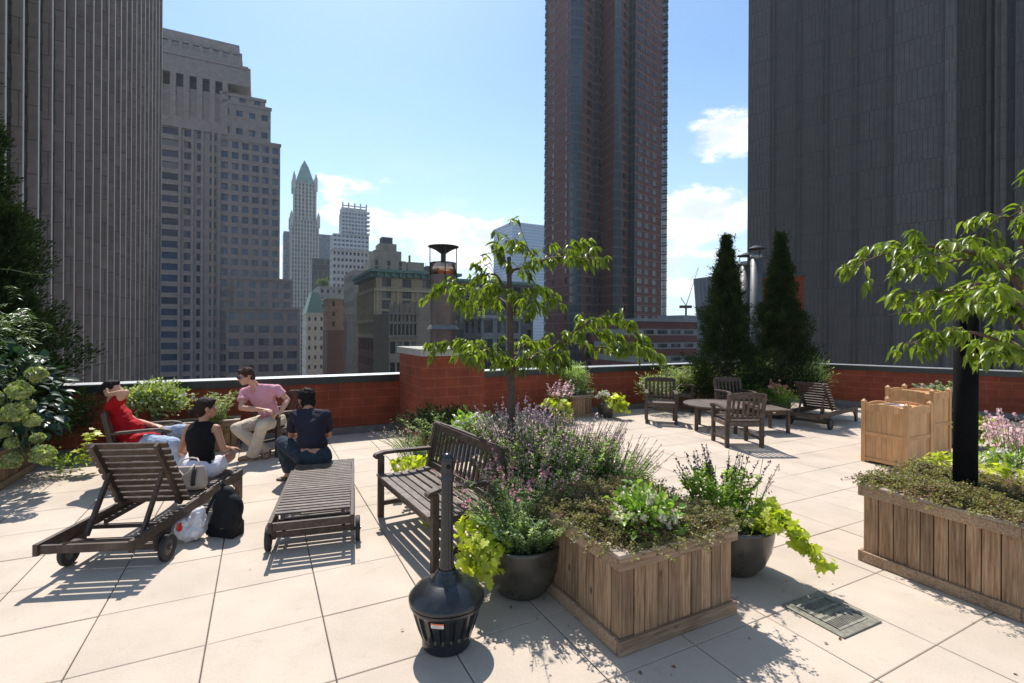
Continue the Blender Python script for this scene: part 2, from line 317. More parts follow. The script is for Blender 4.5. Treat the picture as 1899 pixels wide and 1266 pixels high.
# ================================================================ buildings
M_GLASS = glassm('window_glass', (.030, .040, .055), .10, .7, .4)
M_GLASSB = glassm('window_glass_blue', (.035, .065, .125), .10, .5, .45)
M_GLASSD = glassm('window_glass_dark', (.018, .022, .026), .14, .6, .25)
def stone(name, c, bw=1.5, bh=.8, var=.12, joint=.7):
    return brickm(name, c, tuple(a*.94 for a in c), tuple(a*joint for a in c), bw, bh, .04, .1, .85, world=True, rz=-YA, bump=.1, var=var)
class Bld:
    """a building on the street grid: P = its corner nearest the camera (least u, least v)"""
    def __init__(s, name, label, P, du, dv, z0=-45, u=U, v=V):
        s.P = Vector((P[0], P[1], 0)); s.u = u; s.v = v; s.du = du; s.dv = dv; s.root = empty(name, (s.P.x, s.P.y, z0), label, 'building'); s.wall = MB(); s.trim = MB(); s.win = []; s.nwin = 0
    def face(s, side, a0, a1, z0, z1, nx, nz, ww, wh, out=0, dep=.35, P=None, dv=None, du=None, zoff=.5, xoff=.5, skip=None):
        """openings grid on a face: 'f' front (-v), 'l' left (-u), 'r' right (+u)"""
        P = s.P if P is None else Vector((P[0], P[1], 0)); du = s.du if du is None else du; dv = s.dv if dv is None else dv
        if side == 'f': O = P; t = s.u; n = -s.v
        elif side == 'l': O = P+s.v*dv; t = -s.v; n = -s.u
        else: O = P+s.u*du; t = s.v; n = s.u
        cw = (a1-a0)/nx; ch = (z1-z0)/nz
        def pt(a, z, d=0): q = O+t*a+n*(out-d); return (q.x, q.y, z)
        for i in range(nx):
            x0 = a0+i*cw; x1 = x0+cw; wx0 = x0+(cw-ww)*xoff; wx1 = wx0+ww
            s.wall.add([pt(x0, z0), pt(wx0, z0), pt(wx0, z1), pt(x0, z1), pt(wx1, z0), pt(x1, z0), pt(x1, z1), pt(wx1, z1)], [(0, 1, 2, 3), (4, 5, 6, 7)])
            zl = z0
            for j in range(nz):
                wz0 = z0+j*ch+(ch-wh)*zoff; wz1 = wz0+wh
                s.wall.add([pt(wx0, zl), pt(wx1, zl), pt(wx1, wz0), pt(wx0, wz0)], [(0, 1, 2, 3)]); zl = wz1
                q = [pt(wx0, wz0), pt(wx1, wz0), pt(wx1, wz1), pt(wx0, wz1)]; r = [pt(wx0, wz0, dep), pt(wx1, wz0, dep), pt(wx1, wz1, dep), pt(wx0, wz1, dep)]
                s.wall.add(q+r, [(0, 4, 5, 1), (1, 5, 6, 2), (2, 6, 7, 3), (3, 7, 4, 0)])
                c = Vector(pt((wx0+wx1)/2, (wz0+wz1)/2, dep-.02)); s.win.append((c, t, n, ww, wh))
            s.wall.add([pt(wx0, zl), pt(wx1, zl), pt(wx1, z1), pt(wx0, z1)], [(0, 1, 2, 3)])
        return s
    def plain(s, P, du, dv, z0, z1): s.wall.obox(P, du, dv, z0, z1, u=s.u, v=s.v); return s
    def done(s, mw, mt=None, mg=None, split=2, rows=1, frame=None):
        mg = mg or M_GLASS; s.wall.build('wall', mw, s.root, world=True)
        if s.trim.v: s.trim.build('cornice', mt or mw, s.root, world=True)
        if not s.win: return s
        # a window sash: glass in a frame of bars
        s.win.sort(key=lambda w: -(w[3]*w[4])/(w[0].y**2))
        fr = frame or flat('window_frame', (.10, .10, .10), .6)
        def sash(mb, c, t, n, w, h, proto=False):
            mi = 0; M = Matrix((t, -n, UP)).transposed()
            for k in range(split):
                for r_ in range(rows):
                    mb.box(c+t*((k+.5)/split-.5)*w+UP*((r_+.5)/rows-.5)*h, (w/split-.08, .03, h/rows-.08), M=M)
            mb.box(c-n*.04, (w, .03, h), M=M, mi=1)
        protos = {}
        for i, (c, t, n, w, h) in enumerate(s.win[:100]):
            key = (round(w, 2), round(h, 2), round(t.x, 2))
            if key not in protos:
                mb = MB(); sash(mb, Vector((0, 0, 0)), t, n, w, h); o = mb.build('window', [mg, fr], s.root); protos[key] = o
            else:
                o = protos[key].copy(); C.objects.link(o); o.parent = s.root
            o.location = c-s.root.location
        if len(s.win) > 100:
            mb = MB()
            for (c, t, n, w, h) in s.win[100:]: sash(mb, c, t, n, w, h)
            mb.build('window_rows', [mg, fr], s.root, world=True)['kind'] = 'stuff'
        return s
def at(x, d): a, b = ray(x, CY); return Vector((a*d, d, 0))
def hz(x, y, d): return ZZ(x, y, d)

# ---- striped tower at the left
def striped_tower():
    bay = 4.0; d0 = 47.7; P0 = at(5.5, d0); O = P0-V*bay*3; nb = 24; z0, z1 = -45, 102
    root = empty('striped_office_tower', (O.x, O.y, z0), 'huge dark brown office tower with closely ribbed vertical stone piers at far left', 'building')
    w = MB(); edge = MB(); n = U; t = V
    for i in range(nb+1):
        a = O+t*(i*bay)
        w.obox(a-n*.9, .9, .40, z0, z1); edge.obox(a+t*.02, .05, .36, z0, z1)
    w.obox(O-n*28, 27, nb*bay+.3, z0, z1)
    w.build('pier_wall', brickm('brown_stone_piers', (.31, .24, .205), (.25, .195, .168), (.12, .095, .085), 3.2, 3.8, .05, .1, .8, world=True, rz=-YA, bump=.1, var=.18), root, world=True)
    edge.build('pier_edge', flat('sun_tinted_pier_edge', (.42, .375, .34), .7, 0, .1), root, world=True)  # paler strip paints the grazing sun onto the pier fronts
    sp = flat('dark_green_spandrel', (.022, .034, .036), .35)
    for i in range(nb):
        a = O+t*(i*bay+.4); m = MB()
        for k in range(37):
            zf = z0+k*3.9
            m.obox(a-n*1.0, .14, 3.6, zf, zf+2.3); m.obox(a-n*1.0, .2, 3.6, zf+2.3, zf+3.9, 1)
        m.build('window_strip', [M_GLASSD, sp], root, world=True)
striped_tower()

# ---- stepped grey tower
def stepped_tower():
    d0 = 155; P = at(290, d0)-U*14; f = lambda x: ((x-CX)/F*P.y-P.x)/(U.x-(x-CX)/F*U.y)   # distance along the front where photo column x lies
    def dep(x): return P.y+U.y*f(x)
    c = (.29, .255, .24); b = Bld('stepped_office_tower', 'tall grey stone office tower with stepped shoulders and a colonnade near its top', P, f(518), 40)
    Z = lambda x, y: hz(x, y, dep(x))
    zt = Z(290, 228); L = f(518)
    za = Z(518, 272); zb = Z(500, 205); zc = Z(492, 190); zs = -45
    f3 = f(405)
    nf = 31; fl_ = (zt-zs)/nf
    # left part: wide windows then three narrow bays
    b.face('f', 0, f(334), zs, zt, 2, nf, 10.5, 2.1); b.win = [w for w in b.win]
    b.face('f', f(334), f3, zs, zt, 3, nf, 1.9, 2.2)
    # right shoulder
    n2 = int(round((za-zs)/fl_)); b.face('f', f3, L, zs, za, 6, n2, 1.9, 2.1, out=.0)
    b.face('f', f3, f(500), za, zb, 4, 2, 1.9, 2.0); b.face('f', f3, f(488), zb, zc, 3, 1, 1.9, 2.6)
    for q in (f(334)-.7, f(353), f(371), f(391), f3-.3): b.trim.obox(b.P+U*q-V*.55, .75, .55, zs, zt-.4)
    b.plain(b.P+V*.5, L-.02, 39, zs, za-.02); b.plain(b.P+V*.5, f(500)-.02, 37, za, zb-.02); b.plain(b.P+V*.5, f(490)-.02, 35, zb, zc)
    b.plain(b.P+V*.5, f3, 30, za, zt)
    for (x, z, o) in ((L, za, .3), (f(500), zb, .3), (f(490), zc, .3)): b.trim.obox(b.P+U*f3-V*.2, x-f3+.3, .5, z-.15, z+.9)
    # colonnade and its head
    zk = Z(430, 150); z_c = zt; zcol = Z(290, 128)
    b.trim.obox(b.P-V*.5, f(420), 2, zt-.4, zt+3.2)
    b.wall.obox(b.P+V*5, f(440), 30, zt, zcol+16)
    dk = MB()
    for i in range(10):
        q = i*(f(415)/9.); b.trim.obox(b.P+U*(q-.8)-V*.2, 1.6, 1.6, zt+3.2, zcol); 
    for i in range(9):
        q = (i+.5)*(f(415)/9.); dk.obox(b.P+U*(q-2.2)+V*1.6, 4.4, .3, zt+4, zcol)
    b.wall.obox(b.P+V*3.7, f(420), 2, zt, zcol)
    zp = Z(466, 118); zh = Z(290, 76)
    b.wall.obox(b.P-V*.2, f(462), 34, zcol, zh-2.5)
    b.trim.obox(b.P-V*.5, f(458), 1.5, zh-3.2, zh-2.2)
    b.wall.obox(b.P+V*1, f(447), 30, zh-2.5, zh)
    for i in range(14): b.trim.obox(b.P+U*(i*f(443)/13.-.5)+V*1, 1.0, 1.2, zh, zh+2.6)
    b.trim.obox(b.P+V*1, f(443), 1, zh+2.0, zh+2.7)
    # lower wing in front
    W0 = b.P+U*f(422)-V*7; zl = hz(490, 575, W0.y+10); zl2 = hz(490, 523, W0.y+14)
    L2 = 21.5; nlow = 11
    b.face('f', 0, L2, zl-4.3*nlow, zl, 5, nlow, 3.0, 2.4, P=W0)
    b.face('l', 0, 7, zl-4.3*nlow, zl, 1, nlow, 1.4, 2.2, P=W0, dv=7)
    b.plain(W0+V*.5+U*.4, L2-.1, 20, zs, zl); b.trim.obox(W0-V*.3-U*.3, L2+.6, 1, zl, zl+.7)
    b.face('f', 0, L2-4, zl, zl2, 5, 3, 2.0, 2.1, P=W0+V*2.5+U*2); b.plain(W0+V*3+U*2.1, L2-4.2, 20, zl, zl2); b.trim.obox(W0+V*2.2+U*1.8, L2-3.6, 1, zl2, zl2+.7)
    b.done(stone('grey_granite', c), stone('grey_granite_trim', (.29, .255, .24)), M_GLASSB, 2, 1)
    dk.build('colonnade_glass', M_GLASSD, b.root, world=True)
stepped_tower()

def simple(name, label, x, d, du, dv, zt, col, nf, nl, fh=3.8, ww=1.6, wh=2.0, mg=None, corn=None, side='l', bw=1.2, bh=.5, split=2, cc=None, z0=-45, plainleft=False):
    P = at(x, d); b = Bld(name, label, P, du, dv, z0); nz = max(1, int((zt-z0)/fh))
    b.face('f', 0, du, z0, zt, nf, nz, ww, wh); 
    if nl: b.face(side, 0, dv, z0, zt, nl, nz, ww, wh)
    b.plain(b.P+V*.5+U*(.5 if side == 'l' else 0), du-.5, dv-.5, z0, zt-.1)
    if side == 'r' or not nl: b.plain(b.P+V*.5-U*0, .4, dv-.5, z0, zt-.1)
    if corn: b.trim.obox(b.P-U*corn-V*corn, du+2*corn, dv+2*corn, zt-.2, zt+corn*1.1)
    return b, P

# ---- gothic tower far down the avenue
def gothic():
    d = 420; zt = lambda y: hz(568, y, d); P = at(539.5, d); w = 21.5
    b = Bld('gothic_skyscraper', 'pale gothic skyscraper with a pointed green copper spire', P, w, w)
    C0 = P+U*w/2+V*w/2
    def sq(h, z0, z1): b.wall.obox(C0-U*h-V*h, 2*h, 2*h, z0, z1)
    zA = zt(405); zB = zt(335)
    b.face('f', 0, w, -45, zA, 9, 40, 1.0, 2.75); b.face('l', 0, w, -45, zA, 6, 40, 1.1, 2.75); b.plain(P+U*.5+V*.5, w-.6, w-.6, -45, zA)
    for q in (0, .33, .67, 1): b.trim.obox(P+U*(q*w-.5)-V*.7, 1.0, .9, -45, zA+2); b.trim.obox(P+V*(q*w-.5)-U*.7, .9, 1.0, -45, zA+2)
    P2 = P+U*2+V*2; w2 = w-4
    b.face('f', 0, w2, zA, zB, 6, 10, 1.2, 2.4, P=P2, du=w2, dv=w2); b.face('l', 0, w2, zA, zB, 5, 10, 1.2, 2.4, P=P2, du=w2, dv=w2); sq(w2/2-.5, zA, zB)
    for q in (0, .33, .67, 1): b.trim.obox(P2+U*(q*w2-.5)-V*.6, 1.0, .8, zA, zB+2)
    for (a, e) in ((0, 0), (1, 0), (0, 1), (1, 1)):
        for (PP, ww, z, h) in ((P, w, zA, 7), (P2, w2, zB, 9)):
            q = PP+U*(a*ww)+V*(e*ww); s_ = 1.3
            b.trim.obox(q-U*s_-V*s_, 2*s_, 2*s_, z-6, z+h*.5)
            b.trim.add([(q-U*s_-V*s_+UP*(z+h*.5)), (q+U*s_-V*s_+UP*(z+h*.5)), (q+U*s_+V*s_+UP*(z+h*.5)), (q-U*s_+V*s_+UP*(z+h*.5)), q+UP*(z+h*1.1)], [(0, 1, 4), (1, 2, 4), (2, 3, 4), (3, 0, 4)])
    b.done(stone('pale_terracotta', (.34, .335, .32)), stone('pale_terracotta_trim', (.40, .395, .37)), M_GLASSD, 1, 1)
    sp = MB(); h = w2/2-1.2
    lv = [(h, zt(338)), (h*.98, zt(332)), (h*.62, zt(312)), (h*.40, zt(300)), (h*.36, zt(299)), (h*.14, zt(291)), (.05, zt(286))]
    pts = [[C0+(U*a+V*c_)*r+UP*z for a, c_ in ((-1, -1), (1, -1), (1, 1), (-1, 1))] for r, z in lv]
    vs = [p for l in pts for p in l]; sp.add(vs, [(i*4+j, i*4+(j+1) % 4, (i+1)*4+(j+1) % 4, (i+1)*4+j) for i in range(len(lv)-1) for j in range(4)])
    sp.build('spire', flat('green_copper', (.16, .26, .23), .7, 0, .2, .3), b.root, world=True)
gothic()
GR = flat('green_copper_cornice', (.10, .19, .16), .7, 0, .25, 2)
# dark slabs either side of the gothic tower
b, P = simple('dark_glass_tower', 'dark blue glass slab tower left of the gothic skyscraper', 525, 520, 26, 26, hz(530, 428, 520), (0, 0, 0), 9, 7, 3.9, 2.3, 2.6); b.done(flat('blue_black_metal', (.055, .075, .095), .4), None, M_GLASSB)
b, P = simple('dark_glass_tower', 'dark blue glass slab tower just right of the gothic skyscraper', 582, 520, 18, 20, hz(600, 433, 520), (0, 0, 0), 7, 6, 3.9, 2.0, 2.6); b.done(MATS['blue_black_metal'], None, M_GLASSB)
b, P = simple('dark_ribbed_tower', 'low black ribbed office block in front of the gothic skyscraper', 578, 330, 13.5, 16, hz(600, 478, 330), (0, 0, 0), 12, 8, 3.9, .75, 3.4); b.done(flat('black_metal_rib', (.045, .05, .058), .5), None, M_GLASSD, 1)
# white stepped apartment tower
def white_tower():
    d = 380; b = Bld('white_apartment_tower', 'white banded apartment tower with an open crown and side balconies', at(617, d), 27, 20)
    P1 = at(633, d+2); w1 = 19
    zA = hz(640, 432, d); zB = hz(640, 390, d)
    b.face('f', 0, 27, -45, zA, 9, 36, 2.0, 1.5); b.face('l', 0, 20, -45, zA, 5, 36, 2.2, 1.5); b.plain(b.P+U*.5+V*.5, 26.4, 19, -45, zA)
    n1 = 8; b.face('f', 0, w1, zA, zB, 8, 6, 1.6, 1.5, P=P1, du=w1, dv=16); b.face('l', 0, 16, zA, zB, 5, 6, 1.8, 1.5, P=P1, du=w1, dv=16); b.plain(P1+U*.5+V*.5, w1-.8, 15, zA, zB)
    for k in range(6): b.trim.obox(P1+U*w1+V*1, 2.5, 6, zA+k*3.4+1, zA+k*3.4+2.2)
    for k in range(5): b.trim.obox(P1+U*(k*(w1-1)/4)-V*.3, 1, 1, zB, zB+7.2)
    b.trim.obox(P1, w1, .8, zB+4.4, zB+5.2); b.trim.obox(P1+V*1, w1, 12, zB, zB+3.5)
    b.done(stone('white_precast', (.44, .45, .46), 3, 1.7), stone('white_precast_trim', (.52, .53, .53)), M_GLASSB, 1)
white_tower()
b, P = simple('white_office_block', 'off white office block with rows of small dark windows below the white apartment tower', 616, 300, 26, 14, hz(650, 462, 300), 0, 11, 5, 3.9, 1.3, 1.9, corn=.5); b.done(stone('off_white_brick', (.42, .41, .40)), None, M_GLASSD, 1)
b, P = simple('grey_side_street_block', 'plain pale grey block with a roof garden shrub', 592, 240, 16, 30, hz(600, 532, 240), 0, 6, 10, 3.7, 1.2, 1.8, corn=.4); b.done(stone('pale_grey_brick', (.34, .335, .32)), None, M_GLASSD, 1)
def roof_tree(): pass
# cream block with green mansard
def mansard():
    d = 230; P = at(568, d); du = 8; dv = 24; zt = hz(575, 582, d)
    b = Bld('mansard_building', 'narrow cream building with a steep green copper mansard roof', P, du, dv)
    nz = 12; b.face('f', 0, du, -45, zt, 3, nz, 1.0, 1.8); b.face('l', 0, dv, -45, zt, 7, nz, 1.0, 1.8); b.plain(P+U*.5+V*.5, du-.7, dv-.6, -45, zt); b.trim.obox(P-U*.4-V*.4, du+.8, dv+.8, zt, zt+.6)
    b.done(stone('cream_brick', (.46, .43, .36)), None, M_GLASSD, 1)
    m = MB(); z2 = hz(575, 540, d); k = 2.6; lo = [P+UP*(zt+.6), P+U*du+UP*(zt+.6), P+U*du+V*dv+UP*(zt+.6), P+V*dv+UP*(zt+.6)]; hi = [P+U*k+V*k+UP*z2, P+U*(du-k)+V*k+UP*z2, P+U*(du-k)+V*(dv-k)+UP*z2, P+U*k+V*(dv-k)+UP*z2]
    m.add(lo+hi, [(0, 1, 5, 4), (1, 2, 6, 5), (2, 3, 7, 6), (3, 0, 4, 7), (4, 5, 6, 7)])
    for q in (1.6, 4.0): m.obox(P+U*(q+.3)+V*.5, 1.3, 2, zt+.6, zt+3.2)
    m.build('mansard_roof', GR, b.root, world=True)
mansard()
b, P = simple('brown_corner_building', 'slim brown and tan building with a pale cornice in the side street', 608, 190, 8.3, 16, hz(620, 553, 190), 0, 2, 6, 3.8, 1.1, 1.9, corn=.7); b.done(None or stone('tan_brick_upper', (.26, .17, .115)), flat('pale_green_cornice', (.30, .33, .29), .7), M_GLASSD, 1)
# red lower facing of that building
lw = MB(); lw.obox(P-U*.12-V*.12, 8.5, 16.2, -45, hz(620, 612, 190)); 
# grey-green stepped building
def grey_stepped():
    d = 165; P = at(656, d); b = Bld('grey_stepped_building', 'grey green stepped building with a rooftop water tank house', P, 33, 22)
    zt = hz(690, 500, d); z2 = hz(700, 448, d)
    b.face('f', 0, 10, 5, zt, 3, 3, 1.1, 1.9); b.plain(P+V*.4, 33, 21, -45, 5); b.face('l', 0, 22, -45, zt, 6, 15, 1.5, 2.1); b.plain(P+V*.5+U*.5, 32, 21, 5, zt)
    P2 = P+U*6+V*3; b.face('f', 0, 12.5, zt, z2-5, 3, 2, 1.1, 1.9, P=P2, du=12.5, dv=12); b.plain(P2+U*.1+V*.5, 12.4, 12, zt, z2-5); b.plain(P2+U*1.5+V*1, 9.5, 10, z2-5, z2-1.5); b.plain(P2+U*3.5+V*2, 6, 7, z2-1.5, z2+1.2)
    b.trim.obox(P2+U*4.5+V*3, 3.8, 4, z2+1.2, z2+3.6); b.trim.obox(P+U*20+V*5, .6, .6, zt, zt+7)
    P3 = P+U*18.4+V*4; b.plain(P3+U*1, 6, 8, zt, zt+4.5); b.face('f', 0, 6, zt-3.5, zt, 3, 1, 1.1, 1.8, P=P3-V*.1, du=6, dv=8)
    b.trim.obox(P3+U*8, 5, 6, zt-1, zt+3.5); b.trim.obox(P3+U*8.6+V*-.5, 2.5, 3, zt-1, zt+1.6); b.plain(P3+U*7, 13, 9, zt-5, zt+1.6)
    for k in range(5): b.trim.obox(P3+U*(7.5+k*1.9)-V*.3, .12, .12, zt+1.6, zt+4.6)
    b.done(stone('grey_green_render', (.30, .285, .245), 8, 6), stone('tank_house_metal', (.10, .11, .12), 3, 1), M_GLASSD, 1)
grey_stepped()
# tan building with green cornice at the corner
def tan():
    d = 118; P = at(697, d); b = Bld('tan_cornice_building', 'brown stone building with a green copper bracketed cornice and a red brick base', P, 20, 24)
    zt = hz(697, 512, d); zm = hz(697, 595, d); zb = hz(697, 625, d)
    nz = 5; b.face('f', 0, 20, zm, zt, 4, nz-1, 2.2, 2.1); b.face('l', 0, 24, zm, zt, 9, nz-1, 1.4, 2.1); b.face('f', 0, 20, zb, zm, 4, 1, 2.2, 2.2); b.face('l', 0, 24, zb, zm, 9, 1, 1.4, 2.2)
    b.plain(P+U*.5+V*.5, 19, 23, zb, zt)
    for k in range(10): b.trim.obox(P-U*.5+V*(k*2.6), .5, .55, zm, zt-3)
    for k in range(5): b.trim.obox(P-V*.4+U*(k*4.9), .55, .4, zm, zt-3)
    for z in (zm, zb, zt-3.2): b.trim.obox(P-U*.6-V*.6, 21, 25, z-.3, z+.35)
    b.done(stone('brown_tan_stone', (.35, .275, .18)), stone('brown_tan_trim', (.38, .31, .21)), M_GLASSD, 2)
    c = MB(); c.obox(P-U*1.6-V*1.6, 23, 27, zt+1.0, zt+1.7); c.obox(P-U*.5-V*.5, 21, 25, zt-.1, zt+1)
    for k in range(12): c.obox(P-V*1.4+U*(k*1.8), .5, 1, zt-.1, zt+.95)
    for k in range(14): c.obox(P-U*1.4+V*(k*1.8), 1, .5, zt-.1, zt+.95)
    c.build('copper_cornice', GR, b.root, world=True)
    # red brick lower storeys
    r = Bld.__new__(Bld); r.P = b.P; r.u = U; r.v = V; r.du = 20; r.dv = 24; r.root = b.root; r.wall = MB(); r.trim = MB(); r.win = []
    r.face('f', 0, 20, -45, zb-.3, 4, 11, 2.0, 2.1); r.face('l', 0, 24, -45, zb-.3, 9, 11, 1.4, 2.1); r.plain(P+U*.5+V*.5, 19, 23, -45, zb-.3)
    r.wall.build('brick_base', brickm('far_red_brick', (.15, .05, .035), (.13, .045, .035), (.16, .09, .07), .6, .2, .02, .3, world=True, rz=-YA, bump=.1), b.root, world=True)
    mb = MB()
    for (c_, t, n, w, h) in r.win: mb.box(c_, (w, .04, h), M=Matrix((t, -n, UP)).transposed())
    mb.build('lower_window_rows', M_GLASSD, b.root, world=True)['kind'] = 'stuff'
    ct = empty('corner_store', (0, 0, 0)); bpy.data.objects.remove(ct)
tan()
lw.build('brick_base', MATS['far_red_brick'], bpy.data.objects['brown_corner_building'], world=True)
# arched arcade building
def arcade():
    d = 84; P = at(722, d); b = Bld('arcaded_building', 'low brown building with arched arcades and a knobbed parapet', P, 15, 14)
    zt = hz(722, 565, d); z2 = hz(722, 625, d); b.face('f', 0, 4.8, z2+2.6, zt-1.4, 7, 1, .42, 1.5); b.face('f', 0, 4.8, z2, z2+2.6, 7, 1, .5, 1.9); b.plain(P+V*.4, 4.8, 13, z2, zt-1.4)
    b.plain(P+V*.2+U*0, 4.8, .3, zt-1.4, zt); b.face('f', 0, 4.8, z2-18, z2, 4, 5, .9, 2.1); b.plain(P+V*.4, 4.8, 13, -45, z2)
    for k in range(6): b.trim.obox(P+U*(k*.92-.1)-V*.2, .3, .3, zt-1.2, zt+.45)
    for z in (zt-1.5, z2+2.5, z2): b.trim.obox(P-V*.35-U*.3, 5.3, .5, z-.15, z+.2)
    b.plain(P+U*4.8+V*.2, 4, 13, -45, zt+.8)
    b.done(stone('arcade_brown', (.27, .225, .17), 1, .4), stone('arcade_trim', (.21, .18, .15)), M_GLASSD, 1)
arcade()
b, P = simple('dark_low_block', 'dark block with green roof edge and grid windows seen through the small tree', 842, 130, 24, 15, hz(860, 520, 130), 0, 7, 4, 3.8, 2.2, 2.2, corn=.5); b.done(stone('dark_olive_stone', (.10, .105, .10)), GR, M_GLASSD, 2)
b, P = simple('grey_loft_block', 'grey loft building with paired tall windows low behind the small tree', 893, 100, 9, 10, hz(900, 588, 100), 0, 3, 3, 3.8, 2.0, 2.6, corn=.4); b.done(stone('loft_grey', (.19, .20, .20)), stone('loft_trim', (.3, .31, .31)), M_GLASSD, 2, 2)
# blue glass tower
def blue_tower():
    d = 330; P = at(949, d); b = Bld('blue_glass_tower', 'pale blue glass tower with horizontal louvre bands behind the small tree', P, 40, 30); zt = hz(949, 414, d)
    g_ = MB(); g_.obox(P+U*.3+V*.3, 39.4, 29.4, -45, zt); g_.build('glass_wall', glassm('pale_blue_glass', (.30, .42, .58), .12, .2, .9, 0), b.root, world=True)
    k = -40.0
    while k < zt: b.trim.obox(P, 40, 30, k, k+.9); k += 2.1
    b.trim.obox(P-U*.1-V*.1, 40.2, 30.2, zt, zt+1.2); b.trim.build('louvre_bands', flat('blue_white_panel', (.42, .50, .60), .4, .1, .1), b.root, world=True)
blue_tower()
# red brick apartment tower, faceted plan
def brick_tower():
    z0, z1 = -45, 125; fh = 2.9
    cor = [(1009, 166), (1013, 162), (1055, 149.5), (1078, 150), (1100, 155), (1107, 154), (1114, 157), (1137, 149), (1150, 149.5), (1165, 153), (1176, 151), (1225, 161), (1235, 166)]
    pts = [at(x, d) for x, d in cor]; root = empty('red_brick_apartment_tower', (pts[0].x, pts[0].y, z0), 'tall red brick apartment tower with glazed corner bays and pale floor lines', 'building')
    kind = ['g', 'b', 'g', 'b', 'g', 'b', 'b', 'g', 'b', 'g', 'b', 'g']
    wins = {1: [(.30, 1.1), (.86, 1.1)], 3: [(.55, 2.2)], 5: [(.5, 1.0)], 8: [(.4, 1.6)], 10: [(.16, 2.4), (.42, 2.0), (.72, 2.0)]}
    br = MB(); gl = MB(); bd = MB(); wl = []
    for i in range(len(pts)-1):
        p, q = pts[i], pts[i+1]; t = (q-p).normalized(); L = (q-p).length; n = Vector((t.y, -t.x, 0))
        if kind[i] == 'g':
            m = gl; m.add([p+UP*z0, q+UP*z0, q+UP*z1, p+UP*z1], [(0, 1, 2, 3)])
            k = z0
            while k < z1:
                bd.bar(p+n*.02+UP*(k+.1), q+n*.02+UP*(k+.1), .14, .75, mi=1); k += fh
            nn = max(1, round(L/1.4))
            for a in range(nn+1): bd.bar(p+t*(L*a/nn)+n*.05+UP*z0, p+t*(L*a/nn)+n*.05+UP*z1, .12, .14, up=n, mi=1)
        else:
            br.add([p+UP*z0, q+UP*z0, q+UP*z1, p+UP*z1], [(0, 1, 2, 3)])
            k = z0
            while k < z1: bd.bar(p+n*.03+UP*k, q+n*.03+UP*k, .08, .16); k += fh
            for (a, w) in wins.get(i, []):
                k = z0
                while k < z1: wl.append((p+t*(L*a)+n*.05+UP*(k+1.75), t, n, w, 1.7)); k += fh
    # back of the tower, and its top
    ring = pts+[at(1231, 190), at(1020, 195)]
    br.add([p+UP*z1 for p in ring], [tuple(range(len(ring)))]); 
    for a, b_ in ((len(pts)-1, len(pts)), (len(pts), len(pts)+1), (len(pts)+1, 0)): br.add([ring[a]+UP*z0, ring[b_]+UP*z0, ring[b_]+UP*z1, ring[a]+UP*z1], [(0, 1, 2, 3)])
    br.build('brick_wall', brickm('tower_brick', (.165, .055, .042), (.145, .05, .040), (.15, .07, .058), .8, .3, .02, .3, world=True, bump=.05, var=.15), root, world=True)
    gl.build('glazed_bay', glassm('tower_bay_glass', (.035, .055, .07), .1, .3, .7, 0), root, world=True)
    bd.build('floor_band', [flat('pale_floor_line', (.26, .19, .16), .8), flat('bay_spandrel', (.05, .075, .085), .4, .2)], root, world=True)
    # balconies at the two outer corners
    bal = MB(); 
    for (x, d) in ((1011.5, 163), (1232, 163.5)):
        c = at(x, d); k = z0
        while k < z1: bal.cyl(c+UP*k, c+UP*(k+.22), 0.8, n=12); bal.cyl(c+UP*(k+.95), c+UP*(k+1.0), .8, n=12); k += fh
    bal.build('balcony_slab', flat('balcony_concrete', (.16, .17, .18), .7), root, world=True)['kind'] = 'stuff'
    wl.sort(key=lambda w: (w[0]-Vector((0, 0, 20))).length)
    def sash(mb, c, t, n, w, h):
        M = Matrix((t, -n, UP)).transposed(); mb.box(c, (w, .06, h), M=M, mi=1)
        k_ = 2 if w > 1.5 else 1
        for a in range(k_): mb.box(c+n*.03+t*((a+.5)/k_-.5)*w, (w/k_-.12, .04, h-.14), M=M)
    pr = {}; fm = flat('dark_window_frame', (.04, .042, .045), .5)
    for (c, t, n, w, h) in wl[:100]:
        key = (round(w, 1), round(t.x, 2))
        if key not in pr: mb = MB(); sash(mb, Vector((0, 0, 0)), t, n, w, h); o = pr[key] = mb.build('window', [M_GLASS, fm], root)
        else: o = pr[key].copy(); C.objects.link(o); o.parent = root
        o.location = c-root.location
    mb = MB()
    for w_ in wl[100:]: sash(mb, *w_)
    mb.build('window_rows', [M_GLASS, fm], root, world=True)['kind'] = 'stuff'
brick_tower()
